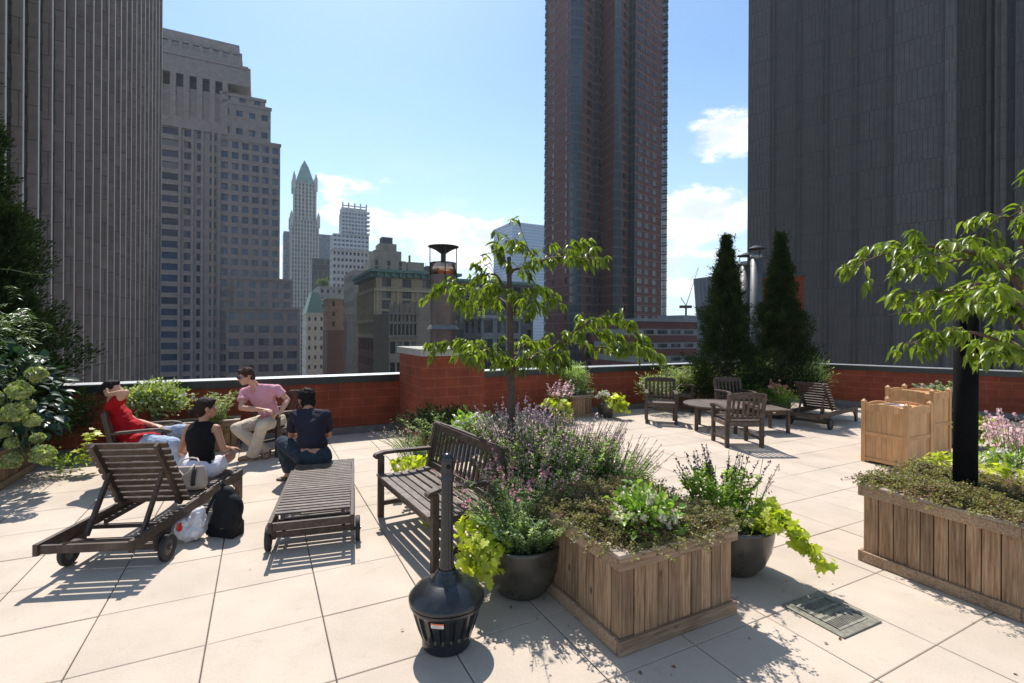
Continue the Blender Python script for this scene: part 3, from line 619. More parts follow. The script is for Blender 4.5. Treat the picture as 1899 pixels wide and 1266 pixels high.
# low red office with ribbon windows
def ribbon():
    d = 120; P = at(1238, d)-U*8; b = Bld('ribbon_window_building', 'low red brick building with pale ribbon window bands', P, 40, 20); zt = hz(1270, 589, d)
    nz = 10; fh = 3.3
    for k in range(nz):
        z = zt-1-k*fh; b.wall.obox(P, 40, 20, z-1.75, z); b.trim.obox(P+V*.06+U*.06, 39.8, 19, z-fh, z-1.75)
        for m in range(9): b.win.append((P+U*(2+m*4.4)-V*.0+UP*(z-1.75-.78), U, -V, 3.1, .95))
    b.trim.obox(P-U*.3-V*.3, 40.6, 20.6, zt-1, zt-.3); b.trim.obox(P+U*17+V*4, 9, 9, zt-.3, zt+.9)
    b.done(brickm('ribbon_brick', (.20, .062, .045), (.18, .058, .043), (.2, .09, .07), .6, .2, .02, .3, world=True, rz=-YA, bump=.1), stone('ribbon_white', (.36, .37, .37)), M_GLASSD, 3)
    cr = empty('tower_crane', at(1272, 128)+UP*(zt+.9), 'tiny tower crane on the roof of the ribbon window building', 'crane'); m = MB()
    q = cr.location.copy(); m.cyl(q, q+UP*2.6, .25, n=6); m.bar(q+UP*2.2-Vector((1.6, 0, 0)), q+UP*2.2+Vector((1.4, 0, 0)), .9, .7); m.cyl(q+UP*2.5, q+Vector((-1.4, 0, 4.6)), .1, n=5); m.cyl(q+UP*2.5, q+Vector((3.2, 0, 12.5)), .1, .05, n=5); m.cyl(q+Vector((-1.4, 0, 4.6)), q+Vector((3.2, 0, 12.5)), .03, n=4)
    m.build('crane_frame', flat('crane_red', (.16, .09, .08), .6), cr, world=True)
ribbon()
def metal_box():
    d = 98; P = at(1292, d); root = empty('ribbed_metal_building', (P.x, P.y, -45), 'pale ribbed metal clad building leaning outward above the brick roofs', 'building')
    zt = hz(1287, 517, d); zb = hz(1292, 586, d); u = Vector((.97, .24, 0)); v = Vector((.42, .907, 0)); m = MB(); n = 16; W_ = 14
    m.obox(P+v*.5, W_, 12, -45, zb, u=u, v=v)
    lo = [P+UP*zb, P+u*W_+UP*zb, P+u*W_+v*12+UP*zb, P+v*12+UP*zb]; hi = [P-u*.7-v*.3+UP*zt, P+u*(W_+.5)-v*.3+UP*(zt+2.2), P+u*(W_+.5)+v*12+UP*(zt+2.2), P-u*.7+v*12+UP*zt]
    m.add(lo+hi, [(0, 1, 5, 4), (1, 2, 6, 5), (2, 3, 7, 6), (3, 0, 4, 7), (4, 5, 6, 7)]); 
    for i in range(n+1):
        a = i/n; m.bar(lo[0].lerp(lo[1], a)-v*.08, hi[0].lerp(hi[1], a)-v*.08, .16, .25, up=v)
    m.build('clad_wall', flat('ribbed_zinc', (.26, .28, .31), .45, .4, .12, .5), root, world=True)
    for k in range(3): w = MB(); a = P+u*(2.6+k*.85)-v*.12; w.bar(a+UP*(zb+1.8), a-v*.12+UP*(zt-1.3), .45, .1, up=v); w.build('window', M_GLASSD, root, world=True)
metal_box()
# brick bulkhead behind the corner
def bulk():
    P = at(1410, 15.6); root = empty('brick_bulkhead', (P.x, P.y, 0), 'dark red brick bulkhead with black roof edge behind the right conifer', 'building', R(-20)); zt = hz(1420, 513, 15.6)
    m = MB(); m.box((.6, 1, zt/2-10), (1.2, 2, zt+20)); m.build('brickwork', M_BRICK, root); m = MB(); m.box((.6, 1, zt+.05), (1.3, 2.1, .14)); m.build('roof_edge', M_FASCIA, root)
bulk()
# black granite tower at the right
def black_tower():
    u = Vector((math.sin(R(46.6)), -math.cos(R(46.6)), 0)); v = Vector((u.y*-1, u.x, 0)); P = at(1385, 90); z0, z1 = -45, 100     # u runs right and nearer, v away
    root = empty('black_granite_tower', (P.x, P.y, z0), 'windowless near black granite tower with fluted vertical panels at the right', 'building')
    f = lambda x: ((x-CX)/F*P.y-P.x)/(u.x-(x-CX)/F*u.y)
    A = MB(); Bm = MB(); Cc = MB()
    edges = [(1385, 1426), (1438, 1474), (1487, 1524), (1537, 1577), (1592, 1640), (1656, 1750)]
    for i, (a, b_) in enumerate(edges):
        A.obox(P+u*f(a), f(b_)-f(a), 3, z0, z1, u=u, v=v)
        if 0 < i < 5:
            L = f(b_)-f(a); n = 9
            for k in range(n): Bm.obox(P+u*(f(a)+L*(k+.25)/n)-v*.07, L/n*.42, .07, z0, z1, u=u, v=v)
    for (a, b_) in zip(edges[:-1], edges[1:]):
        Bm.obox(P+u*f(a[1])+v*.28, f(b_[0])-f(a[1]), 1, z0, z1, u=u, v=v)
        Bm.obox(P+u*(f(a[1])+(f(b_[0])-f(a[1]))*.4)+v*.08, (f(b_[0])-f(a[1]))*.22, .5, z0, z1, u=u, v=v)
    A.obox(P+u*.2+v*1.7, f(1750)-.4, 22, z0, z1, u=u, v=v)
    Cc.obox(P+u*f(1750)-v*.5, f(1771)-f(1750), 4, z0, z1, u=u, v=v)
    E_ = P+u*f(1771); Bm.obox(E_+v*9-u*2, 60, 10, z0, z1, u=u, v=v)
    e2 = f(1815); 
    for (x, w, o, M_) in ((1826, .55, 8, Bm), (1842, 1.25, 7.4, Cc), (1853, .4, 7.0, Cc), (1880, 7, 7.8, Bm)):
        q = at(x, 1); dirn = q.normalized(); base = P+v*o; t_ = (dirn.x*base.y-dirn.y*base.x)/(u.x*dirn.y-u.y*dirn.x)
        M_.obox(base+u*t_, w, 12, z0, z1, u=u, v=v)
    gm = lambda n, c: brickm(n, c, tuple(a*.9 for a in c), tuple(a*.5 for a in c), .62, 4.6, .05, .1, .6, world=True, rz=R(43.4), bump=.2, var=.14)
    A.build('granite_wall', gm('dark_granite', (.118, .096, .082)), root, world=True); Bm.build('fluted_panel', gm('dark_granite_flutes', (.104, .085, .073)), root, world=True); Cc.build('corner_pilaster', gm('dark_granite_pilaster', (.145, .118, .10)), root, world=True)
black_tower()
# ================================================================ furniture on the terrace
M_TEAK = plank('dark_weathered_teak', (.038, .022, .015), (.062, .038, .026), (.105, .072, .052), 'A', .62, False, 1., .3)
M_TEAKT = plank('greyed_teak_top', (.065, .043, .032), (.11, .077, .06), (.175, .13, .105), 'A', .6, False, 1., .3)
M_PLANT = plank('weathered_planter_boards', (.16, .088, .044), (.32, .19, .105), (.44, .30, .185), 'Z', .82, True)
M_PLANTR = plank('weathered_planter_rails', (.19, .112, .066), (.32, .21, .13), (.43, .31, .21), 'X', .82, True)
M_CEDAR = plank('fresh_cedar', (.50, .255, .10), (.57, .31, .135), (.64, .375, .175), 'Z', .6, False, 1., .15, .35)
M_SOIL = flat('potting_soil', (.035, .024, .018), .95, 0, .4, 30)
M_RUB = flat('black_rubber', (.02, .02, .02), .7)
M_HUB = flat('grey_wheel_hub', (.09, .085, .08), .5, .3)
M_BOLT = flat('steel_bolt', (.5, .5, .5), .3, 1, .1)
M_POT = None
def mk_pot():
    t = NT('dark_glazed_pot'); v = t.coord(); n = t.noise(v, 5, 5, .6); n2 = t.noise(v, 45, 3)
    col = t.ramp(n, (.3, (.03, .027, .022)), (.6, (.06, .052, .042)), (.8, (.10, .086, .066)))
    t.bump(n2, .12, .003); return t.fin(col, t.rng(n, .3, .7, .20, .40), 0, .6)
M_POT = mk_pot()

def armchair(name, label, loc, rz, w=.60, group=None, cat='chair', h=.86, nslat=6):
    t = empty(name, loc, label, cat, rz, group); hw = w/2-.03; dp = .25; E = Vector
    for sx in (-1, 1):
        m = MB(); m.box((sx*hw, dp, .30), (.055, .055, .60)); m.build('leg', M_TEAK, t, bevel=.004)
        m = MB(); m.bar((sx*hw, -dp, 0), (sx*hw, -dp, .42), .055, .06, up=(1, 0, 0)); m.bar((sx*hw, -dp, .42), (sx*hw, -dp-.09, h), .05, .055, up=(1, 0, 0)); m.build('back_leg', M_TEAK, t, bevel=.004)
        m = MB(); pts = [(-dp-.05, .615), (-.1, .622), (.1, .632), (.22, .632), (.30, .612)]
        for (a, b) in zip(pts[:-1], pts[1:]): m.bar((sx*hw, a[0], a[1]), (sx*hw, b[0]+.004, b[1]), .07, .032)
        m.cyl((sx*hw-.035, .30, .602), (sx*hw+.035, .30, .602), .024, n=10); m.build('arm', M_TEAK, t, bevel=.004)
        m = MB(); m.bar((sx*hw, -dp, .13), (sx*hw, dp, .13), .03, .045); m.build('stretcher', M_TEAK, t, bevel=.003)
    m = MB(); n = 7
    for k in range(n):
        y = -dp+.03+(2*dp-.0)*k/(n-1)*.98; z = .425-.018*math.sin(PI*k/(n-1)); m.box((0, y, z), (w-.09, .062, .02))
    for sy in (-dp, dp): m.box((0, sy, .375), (w-.09, .03, .07))
    for sx in (-1, 1): m.box((sx*hw, 0, .375), (.03, 2*dp-.06, .07))
    m.build('seat', [M_TEAKT], t, bevel=.003)
    m = MB(); yb = lambda z: -dp-(z-.42)/(h-.42)*.09
    for z, hh in ((h-.03, .075), (.475, .05)): m.box((0, yb(z), z), (w-.085, .03, hh))
    if h > .8:
        for k in range(9):
            a = -1+2*k/8.; m.box((a*(w-.14)/2, yb(h), h+.012*(1-a*a)), ((w-.14)/8.01, .029, .03))
    for k in range(nslat):
        x = (k+.5)/nslat*(w-.13)-(w-.13)/2; m.bar((x, yb(.50), .50), (x, yb(h-.06), h-.06), .014, (w-.13)/nslat*.45, up=(1, 0, 0))
    m.build('backrest', M_TEAK, t, bevel=.002)
    return t
armchair('garden_bench', 'dark slatted teak bench with arms behind the black ash receptacle', (-.72, 4.42, 0), R(122), 1.40, None, 'bench', .87, 16)
gp = 'dark teak garden armchairs'
armchair('garden_chair', 'dark teak armchair the man in the red shirt slouches in', (-4.52, 6.08, 0), R(-68), .6, gp)
armchair('garden_chair', 'dark teak armchair under the man in the pink shirt', (-3.48, 7.44, 0), R(150), .6, gp)
armchair('garden_chair', 'dark teak armchair seen from behind nearest the camera at the round table', (3.71, 8.09, 0), R(1.5), .62, gp)
armchair('garden_chair', 'dark teak armchair facing the camera at the left of the round table', (3.04, 10.02, 0), R(166), .62, gp)
armchair('garden_chair', 'dark teak armchair facing the camera directly behind the round table', (4.62, 10.15, 0), R(184), .60, gp)
armchair('garden_chair', 'dark teak armchair farthest back and seen side on near the parapet', (4.02, 11.55, 0), R(-118), .60, gp)

def lounger(label, loc, rz, back, wy=.38, wallslats=True, matt=None):
    t = empty('sun_lounger', loc, label, 'lounger', rz, 'teak sun loungers with wheels'); L = 1.87; w = .66; hx = w/2-.02; zt = .33
    matt = matt or M_TEAKT
    for sx in (-1, 1):
        m = MB(); m.bar((sx*hx, 0, zt-.055), (sx*hx, L, zt-.055), .032, .085)
        m.bar((sx*(hx-.055), .62, zt-.09), (sx*(hx-.055), L-.1, zt-.09), .025, .04); m.build('side_rail', M_TEAK, t, bevel=.004)
        m = MB(); pl = [(L-.02, zt-.10), (L-.02, .0), (L-.09, .0), (L-.10, .08), (L-.13, .15), (L-.20, .205), (L-.30, zt-.10)]
        n = len(pl); vs = [(sx*hx-.018, a, b) for a, b in pl]+[(sx*hx+.018, a, b) for a, b in pl]; m.add(vs, [tuple(range(n)), tuple(range(2*n-1, n-1, -1))]+[(i, i+n, (i+1) % n+n, (i+1) % n) for i in range(n)]); m.build('leg', M_TEAK, t)
        m = MB(); pl = [(wy-.10, zt-.10), (wy-.05, .10), (wy+.05, .085), (wy+.12, zt-.10)]; n = 4
        vs = [(sx*hx-.018, a, b) for a, b in pl]+[(sx*hx+.018, a, b) for a, b in pl]; m.add(vs, [tuple(range(n)), tuple(range(2*n-1, n-1, -1))]+[(i, i+n, (i+1) % n+n, (i+1) % n) for i in range(n)]); m.build('wheel_bracket', M_TEAK, t)
        wh = MB(); xx = sx*(hx+.045)
        pr = [(.062, -.016), (.098, -.02), (.105, -.012), (.105, .012), (.098, .02), (.062, .016), (.062, -.016)]
        k = 28; vs = [(xx+z, wy+r*math.cos(2*PI*j/k), .105+r*math.sin(2*PI*j/k)) for r, z in pr for j in range(k)]
        wh.add(vs, [(a*k+j, a*k+(j+1) % k, (a+1)*k+(j+1) % k, (a+1)*k+j) for a in range(len(pr)-1) for j in range(k)]); wo = wh.build('wheel', M_RUB, t, 'auto')
        hb = MB(); hb.cyl((xx-.012, wy, .105), (xx+.012, wy, .105), .066, n=24); hb.cyl((xx-.026, wy, .105), (xx+.026, wy, .105), .02, n=12); hb.build('hub', M_HUB, wo); bo = MB(); bo.cyl((xx-.03, wy, .105), (xx+.03, wy, .105), .008, n=8); bo.build('axle_nut', M_BOLT, wo)
    for (yy, z_, a_, b_, e_) in ((.035, zt-.06, .03, .06, 0), (wy-.04, .14, .04, .04, 0), (.30, zt-.12, .05, .03, 0), (.55, zt-.10, .045, .03, 0), (L-.06, zt-.08, .03, .07, 0), (wy, .105, .018, .018, .03)):
        m = MB(); m.bar((-hx-e_, yy, z_), (hx+e_, yy, z_), a_, b_); m.build('cross_bar', M_TEAK, t, bevel=.003)
    m = MB(); y0 = .86; n = 15
    for k in range(n): y = y0+(L-y0-.05)*(k+.3)/n; m.box((0, y, zt-.005), (w-.075, .044, .018))
    m.build('seat_slats', matt, t, bevel=.002)
    a = R(back); bl = .70; hy = .83; ca, sa = math.cos(a), math.sin(a); P = lambda s, o=0: (hy-s*ca+o*sa*0, zt+.0+s*sa)
    m = MB()
    for k in range(10):
        s = .03+(bl-.06)*k/9; y, z = P(s); M = Matrix.Rotation(-a, 3, 'X'); m.box((0, y, z), (w-.075 if back < 5 else w-.05, .05 if back > 5 else .045, .018), M=M)
    for sx in (-1, 1):
        p = P(0); q = P(bl); o_ = Vector((0, sa, ca))*-.03 if back > 5 else Vector((0, 0, -.03)); m.bar(Vector((sx*(hx-.075), p[0], p[1]))+Vector((0, -sa*.0, 0))+Vector((0, -sa, -ca))*.025, Vector((sx*(hx-.075), q[0], q[1]))+Vector((0, -sa, -ca))*.025, .028, .045)
    m.build('backrest', M_TEAK if back > 5 else matt, t, bevel=.002)
    if back > 5:
        for sx in (-1, 1):
            m = MB(); s = P(.40); m.bar(Vector((sx*(hx-.11), s[0]-.03*sa, s[1]-.02)), (sx*(hx-.11), .33, zt-.09), .026, .04); m.build('support_strut', M_TEAK, t, bevel=.002)
    return t
lounger('slatted teak sun lounger with raised backrest that the woman sits on', (-3.04, 3.49, 0), R(6.8), 58)
lounger('slatted teak sun lounger lying flat with the man in navy on its far end', (-1.607, 3.965, 0), R(17.8), 0, .26)
lounger('slatted teak sun lounger with raised backrest behind the wooden bins', (5.52, 9.36, 0), R(-53), 50)

def tables():
    t = empty('round_table', (3.90, 9.35, 0), 'low round slatted teak table amid the armchairs', 'table', R(20)); r = .60; m = MB(); n = 12
    for k in range(n):
        x = -r+(k+.5)*2*r/n; l = math.sqrt(max(0, (r-.05)**2-x*x)); 
        if l > .02: m.box((x, 0, .468), (2*r/n-.008, 2*l, .02))
    k = 48; pr = [(r-.06, .455), (r, .455), (r, .482), (r-.06, .482), (r-.06, .455)]; m.lathe(pr, n=k); m.build('table_top', M_TEAKT, t, bevel=.002)
    for a in range(4):
        c = (math.cos(PI/2*a)*.47, math.sin(PI/2*a)*.47); m = MB(); m.box((c[0], c[1], .227), (.065, .065, .454), rz=PI/2*a+PI/4); m.build('leg', M_TEAK, t, bevel=.004)
    m = MB(); 
    for a in range(4):
        p = Vector((math.cos(PI/2*a)*.47, math.sin(PI/2*a)*.47, .42)); q = Vector((math.cos(PI/2*(a+1))*.47, math.sin(PI/2*(a+1))*.47, .42)); m.bar(p, q, .025, .06)
    m.build('apron', M_TEAK, t)
    t = empty('side_table', (4.76, 9.18, 0), 'small square teak side table beside the round table', 'table', R(8)); m = MB()
    for k in range(7): m.box((0, -.26+k*.0867, .425), (.50, .078, .02))
    for s in (-1, 1): m.box((s*.275, 0, .425), (.05, .60, .022))
    m.build('table_top', M_TEAKT, t, bevel=.002)
    for a, b in ((-1, -1), (1, -1), (1, 1), (-1, 1)): m = MB(); m.box((a*.255, b*.25, .206), (.05, .05, .412)); m.build('leg', M_TEAK, t, bevel=.003)
    m = MB(); 
    for s in (-1, 1): m.box((0, s*.25, .375), (.46, .025, .07)); m.box((s*.255, 0, .375), (.025, .45, .07))
    m.build('apron', M_TEAK, t); m = MB(); m.box((-.03, -.2645, .385), (.06, .004, .022)); m.build('maker_plate', flat('brass_plate', (.55, .5, .4), .3, .8), t)
tables()

def planter(name, label, P, du, dv, h, rz=YA, nb=10, cat='planter', rim=.075, base=.085):
    """box of vertical boards; P its corner nearest the camera, du along U, dv along V"""
    t = empty(name, (P[0], P[1], 0), label, cat, rz); rnd = random.Random(int(P[0]*100)); th = .02
    for side in range(4):
        m = MB(); L = du if side in (0, 2) else dv; n = max(3, int(round(L/(.91/nb)))); x = 0; ws = [rnd.uniform(.85, 1.15) for _ in range(n)]; s_ = sum(ws)
        for w_ in ws:
            w1 = w_/s_*L; c = x+w1/2; x += w1; hh = h-.01; o_ = rnd.uniform(-.004, .003)
            ctr, dm = {0: ((c, th/2+o_, hh/2), (w1-.006, th, hh)), 2: ((c, dv-th/2+o_, hh/2), (w1-.004, th, hh)), 3: ((th/2+o_, c, hh/2), (th, w1-.006, hh)), 1: ((du-th/2+o_, c, hh/2), (th, w1-.004, hh))}[side]
            if side in (1, 3): dm = (th, min(w1-.004, dm[1]), hh); 
            m.box(ctr, dm)
        m.build('board_panel', M_PLANT, t, bevel=.004)
    for nm, z, hh, o in (('rim_rail', h-rim/2+.004, rim, .028), ('base_rail', base/2+.002, base, .026)):
        m = MB(); 
        m.box((du/2, -o/2-.002, z), (du+2*o, o, hh)); m.box((du/2, dv+o/2+.002, z), (du+2*o, o, hh)); m.box((-o/2-.002, dv/2, z), (o, dv+.001, hh-.003)); m.box((du+o/2+.002, dv/2, z), (o, dv+.001, hh-.003)); m.build(nm, M_PLANTR, t, bevel=.004)
    m = MB(); cz = h+.014; cw = .085
    m.box((du/2, cw/2-.035, cz), (du+.07, cw, .022)); m.box((du/2, dv-cw/2+.035, cz), (du+.07, cw, .022)); m.box((cw/2-.035, dv/2, cz), (cw, dv-cw*2+.068, .022)); m.box((du-cw/2+.035, dv/2, cz), (cw, dv-cw*2+.068, .022)); m.build('cap_board', flat('grey_cap_board', (.34, .27, .21), .75, 0, .3, 14), t, bevel=.004)
    m = MB(); m.box((du/2, dv/2, h-.06), (du-.05, dv-.05, .04)); m.build('soil', M_SOIL, t)
    return t
planter('wooden_planter', 'square weathered board planter nearest the camera with juniper and white begonia', (.625, 2.80), .92, .96, .555)
planter('wooden_planter', 'square weathered board planter at the right edge that holds the black post', (3.27, 3.14), .95, .93, .60, YA)
planter('wooden_planter', 'weathered board planter hidden under lavender that holds the small tree behind the bench', (-.02, 4.42), .80, .80, .50)
planter('wooden_planter', 'small pale board planter box standing alone by the far parapet', (1.30, 10.47), .50, .50, .44, YA, 14, rim=.06, base=.05)
planter('wooden_planter', 'weathered board planter under the hydrangeas at the left edge', (-6.35, 5.25), .62, .95, .42, YA)
planter('wooden_planter', 'low weathered planter against the parapet between the seated men', (-5.0, 7.12), .9, .34, .44, YA)
planter('wooden_planter', 'low planter box against the far parapet behind the teak chairs', (3.55, 11.35), 1.1, .34, .40, YA)

def bin_(label, P, du, dv, h, hole=False):
    t = empty('wooden_litter_bin', (P[0], P[1], 0), label, 'litter bin', YA, 'cedar litter bins'); p = .055
    for a, b in ((0, 0), (1, 0), (1, 1), (0, 1)):
        m = MB(); c = (a*du, b*dv); m.box((c[0], c[1], (h-.02)/2), (p, p, h-.02)); m.add([(c[0]-p*.58, c[1]-p*.58, h-.02), (c[0]+p*.58, c[1]-p*.58, h-.02), (c[0]+p*.58, c[1]+p*.58, h-.02), (c[0]-p*.58, c[1]+p*.58, h-.02), (c[0], c[1], h+.02)], [(0, 1, 4), (1, 2, 4), (2, 3, 4), (3, 0, 4), (3, 2, 1, 0)]); m.build('corner_post', M_CEDAR, t, bevel=.003)
    for side in range(4):
        L = (du if side % 2 == 0 else dv)-p; n = 7; m = MB(); th = .018
        def bx(x, z, w_, hh, th_=th, o=0):
            c = {0: (p/2+x, o, z), 2: (p/2+x, dv-o, z), 1: (du-o, p/2+x, z), 3: (o, p/2+x, z)}[side]; d = (w_, th_, hh) if side % 2 == 0 else (th_, w_, hh); m.box(c, d)
        top = h-.14; mid = h*.47
        z0s = .05
        for k in range(n):
            x = (k+.5)*L/n
            if hole and side == 1:
                bx(x, (z0s+h*.68)/2, L/n-.002, h*.68-z0s)
            else: bx(x, (z0s+top)/2, L/n-.0008, top-z0s)
        bx(L/2, .055, L, .05, .03, -.006); bx(L/2, mid, L, .05, .026, -.008)
        for k in range(8):
            a = -1+2*(k+.5)/8; bx(L*(k+.5)/8, h-.11+.018*(1-a*a), L/8, .075+.036*(1-a*a), .026, -.007)
        if hole and side == 1:
            bx(.03, h*.77, .06, h*.18+.04, .03, -.004); bx(L-.03, h*.77, .06, h*.18+.04, .03, -.004); bx(L/2, h*.68, L, .03, .03, -.004)
        m.build('side_panel', M_CEDAR, t, bevel=.002)
    m = MB(); m.box((du/2, dv/2, h*.42), (du-.08, dv-.08, h*.72)); m.build('liner', flat('black_plastic_liner', (.012, .012, .013), .5), t)
    m = MB(); tw = .14
    m.box((du/2, tw/2+.01, h-.085), (du-p, tw, .018)); m.box((du/2, dv-tw/2-.01, h-.085), (du-p, tw, .018)); m.box((tw/2+.01, dv/2, h-.085), (tw, dv-2*tw-.02, .018)); m.box((du-tw/2-.01, dv/2, h-.085), (tw, dv-2*tw-.02, .018)); m.build('top_board', M_CEDAR, t, bevel=.002)
    m = MB(); m.box((du/2, dv/2, h-.089), (du-2*tw-.015, dv-2*tw-.015, .016)); m.build('lid_board', M_CEDAR, t, bevel=.002)
    if not hole:
        m = MB(); m.lathe([(.13, h-.07), (.165, h-.07), (.165, h-.062), (.13, h-.062), (.12, h-.075)], (du/2, dv/2, 0), 32); m.build('steel_ring', M_BOLT, t, True)
bin_('low open topped cedar litter bin nearest the camera', (5.29, 6.58), .62, .52, .885)
bin_('taller cedar litter bin with a square side opening standing behind the low one', (6.25, 7.30), .50, .58, 1.0, True)

# ---- ash receptacle
def ash():
    t = empty('ash_receptacle', (-.377, 2.90, 0), 'black fluted cigarette receptacle with a tall slim post in front of the bench', 'ash receptacle')
    M = flat('black_textured_plastic', (.014, .016, .018), .24, 0, .3, 40, .6)
    def ribs(r, z, a): return r*(1-(.085 if (.078 < z < .232 and math.cos(a*20) > .1) else 0))
    m = MB(); pr = [(.0, .0), (.135, 0), (.142, .008), (.143, .05), (.138, .055), (.150, .062), (.152, .072)]
    zz = [.076+i*.158/10 for i in range(11)]; pr += [(.152+.052*((z-.076)/.158)**.8, z) for z in zz]; pr += [(.210, .24), (.216, .25), (.216, .262), (.206, .268)]
    m.lathe(pr, n=144, rfun=ribs); m.build('bucket', M, t, 'auto')
    m = MB(); pr = [(.214, .266), (.221, .272), (.221, .288), (.212, .298), (.19, .325), (.15, .352), (.105, .372), (.082, .382), (.080, .392), (.072, .396), (.070, .412), (.056, .425), (.050, .44)]; m.lathe(pr, n=64); m.build('domed_lid', M, t, True)
    m = MB(); m.lathe([(.046, .43), (.043, .46), (.040, .50), (.037, .62), (.035, .80), (.0335, .955)], n=72, rfun=lambda r, z, a: r*(1-.08*(math.cos(a*12) > .1))); m.build('post', M, t)
    m = MB(); m.lathe([(.037, .95), (.038, .965), (.036, .97), (.036, 1.06), (.037, 1.065), (.036, 1.085), (.028, 1.105), (.015, 1.116), (0, 1.118)], n=40); m.build('post_cap', M, t, True)
    m = MB(); m.cyl((.010, -.030, 1.045), (.012, -.0375, 1.045), .013, n=14); m.build('butt_hole_shade', flat('hole_shade_black', (.003, .003, .003), .9), t)  # solid black disc, the dark inside of the hole painted on
    # white notice sticker with an orange band
    def arc(z0, z1, a0, a1, rr, nm, mt):
        m = MB(); n = 10; vs = []
        for k in range(n+1):
            a = a0+(a1-a0)*k/n
            for z in (z0, z1): vs.append((rr(z)*math.cos(a), rr(z)*math.sin(a), z))
        m.add(vs, [(2*k, 2*k+2, 2*k+3, 2*k+1) for k in range(n)]); return m.build(nm, mt, t)
    rr = lambda z: .2085+(z-.215)*.28+.0035; A0 = -PI/2-.30; W_ = flat('sticker_white', (.72, .70, .66), .5, 0, .05)
    arc(.205, .236, A0+.02, A0+.36, rr, 'notice_sticker', W_); r2 = lambda z: rr(z)+.0012
    arc(.227, .236, A0+.02, A0+.36, r2, 'orange_band', flat('sticker_orange', (.75, .16, .03), .5, 0, .05))
    for k in range(3): arc(.209+k*.0055, .2105+k*.0055, A0+.05, A0+(.30, .33, .24)[k], r2, 'fine_print', flat('print_grey', (.3, .28, .28), .6))
ash()

def pot(name, label, c, r, h, style='bowl', mat=None):
    t = empty(name, (c[0], c[1], 0), label, 'plant pot', 0, 'dark glazed plant pots' if style == 'bowl' else None); m = MB()
    if style == 'bowl': pr = [(.0, .0), (r*.50, 0), (r*.60, .012), (r*.78, h*.22), (r*.92, h*.50), (r*.985, h*.78), (r, h*.94), (r*1.02, h), (r*.97, h+.004), (r*.93, h*.98), (r*.90, h*.86)]
    else: pr = [(0, 0), (r*.62, 0), (r*.68, .01), (r*.9, h*.86), (r*.92, h*.88), (r, h*.9), (r*1.01, h), (r*.93, h), (r*.9, h*.9)]
    m.lathe(pr, n=64); m.build('bowl', mat or M_POT, t, True)
    m = MB(); m.cyl((0, 0, h*.80), (0, 0, h*.90), r*.93, n=32); m.build('soil', M_SOIL, t); return t
pot('bowl_pot', 'dark glazed bowl pot between the ash receptacle and the near planter', (.075, 3.50), .285, .365)
pot('bowl_pot', 'dark glazed bowl pot on the right side of the near planter', (1.73, 3.84), .30, .37)
pot('bowl_pot', 'dark pot with yellow green vine right of the small pale planter box', (2.04, 10.55), .20, .30)
pot('bowl_pot', 'dark pot with pink flowers left of the small pale planter box', (1.0, 10.15), .20, .30)
pot('bowl_pot', 'dark bowl pot beside the parapet seen right of the black post', (7.25, 7.95), .26, .30)
pot('tall_pot', 'tall brown planter pot behind the bins with silvery shrub', (7.32, 8.35), .24, .60, 'tall', flat('brown_pot', (.10, .065, .055), .6))
pot('bowl_pot', 'dark pot with orange pink flowers left of the far sun lounger', (5.72, 10.55), .24, .34)
pot('bowl_pot', 'dark pot half hidden behind the left end of the bench', (-.95, 5.75), .26, .32)

# ---- drain grate
def drain():
    t = empty('floor_drain', (2.003, 2.951, 0), 'square metal drain grate set in the paving', 'drain', YA-.02); s = .40; fr = flat('drain_frame_metal', (.24, .225, .18), .5, .25, .4, 30)
    m = MB(); z = .006
    m.box((s/2, .025, z), (s, .05, .008)); m.box((s/2, s-.025, z), (s, .05, .008)); m.box((.025, s/2, z), (.05, s-.1, .008)); m.box((s-.025, s/2, z), (.05, s-.1, .008)); m.build('frame', fr, t, bevel=.001)
    m = MB(); m.box((s/2, s/2, .0045), (s-.1, s-.1, .002)); m.build('pit_shade_plate', flat('pit_shade_black', (.01, .01, .01), .9), t)  # flat black plate, the shade under the grate put in as colour
    m = MB(); a0 = .062; n = 15; L = s-2*a0
    for k in range(n): m.box((a0+L*(k+.5)/n, s/2, z+.001), (L/n*.42, L, .007))
    for q in (.0, .33, .5, .67, 1.): m.box((s/2, a0+L*q, z+.0015), (L+.01, .016 if q != .5 else .03, .0075))
    m.build('grate', flat('grate_metal', (.32, .30, .25), .45, .3, .35, 30), t)
drain()

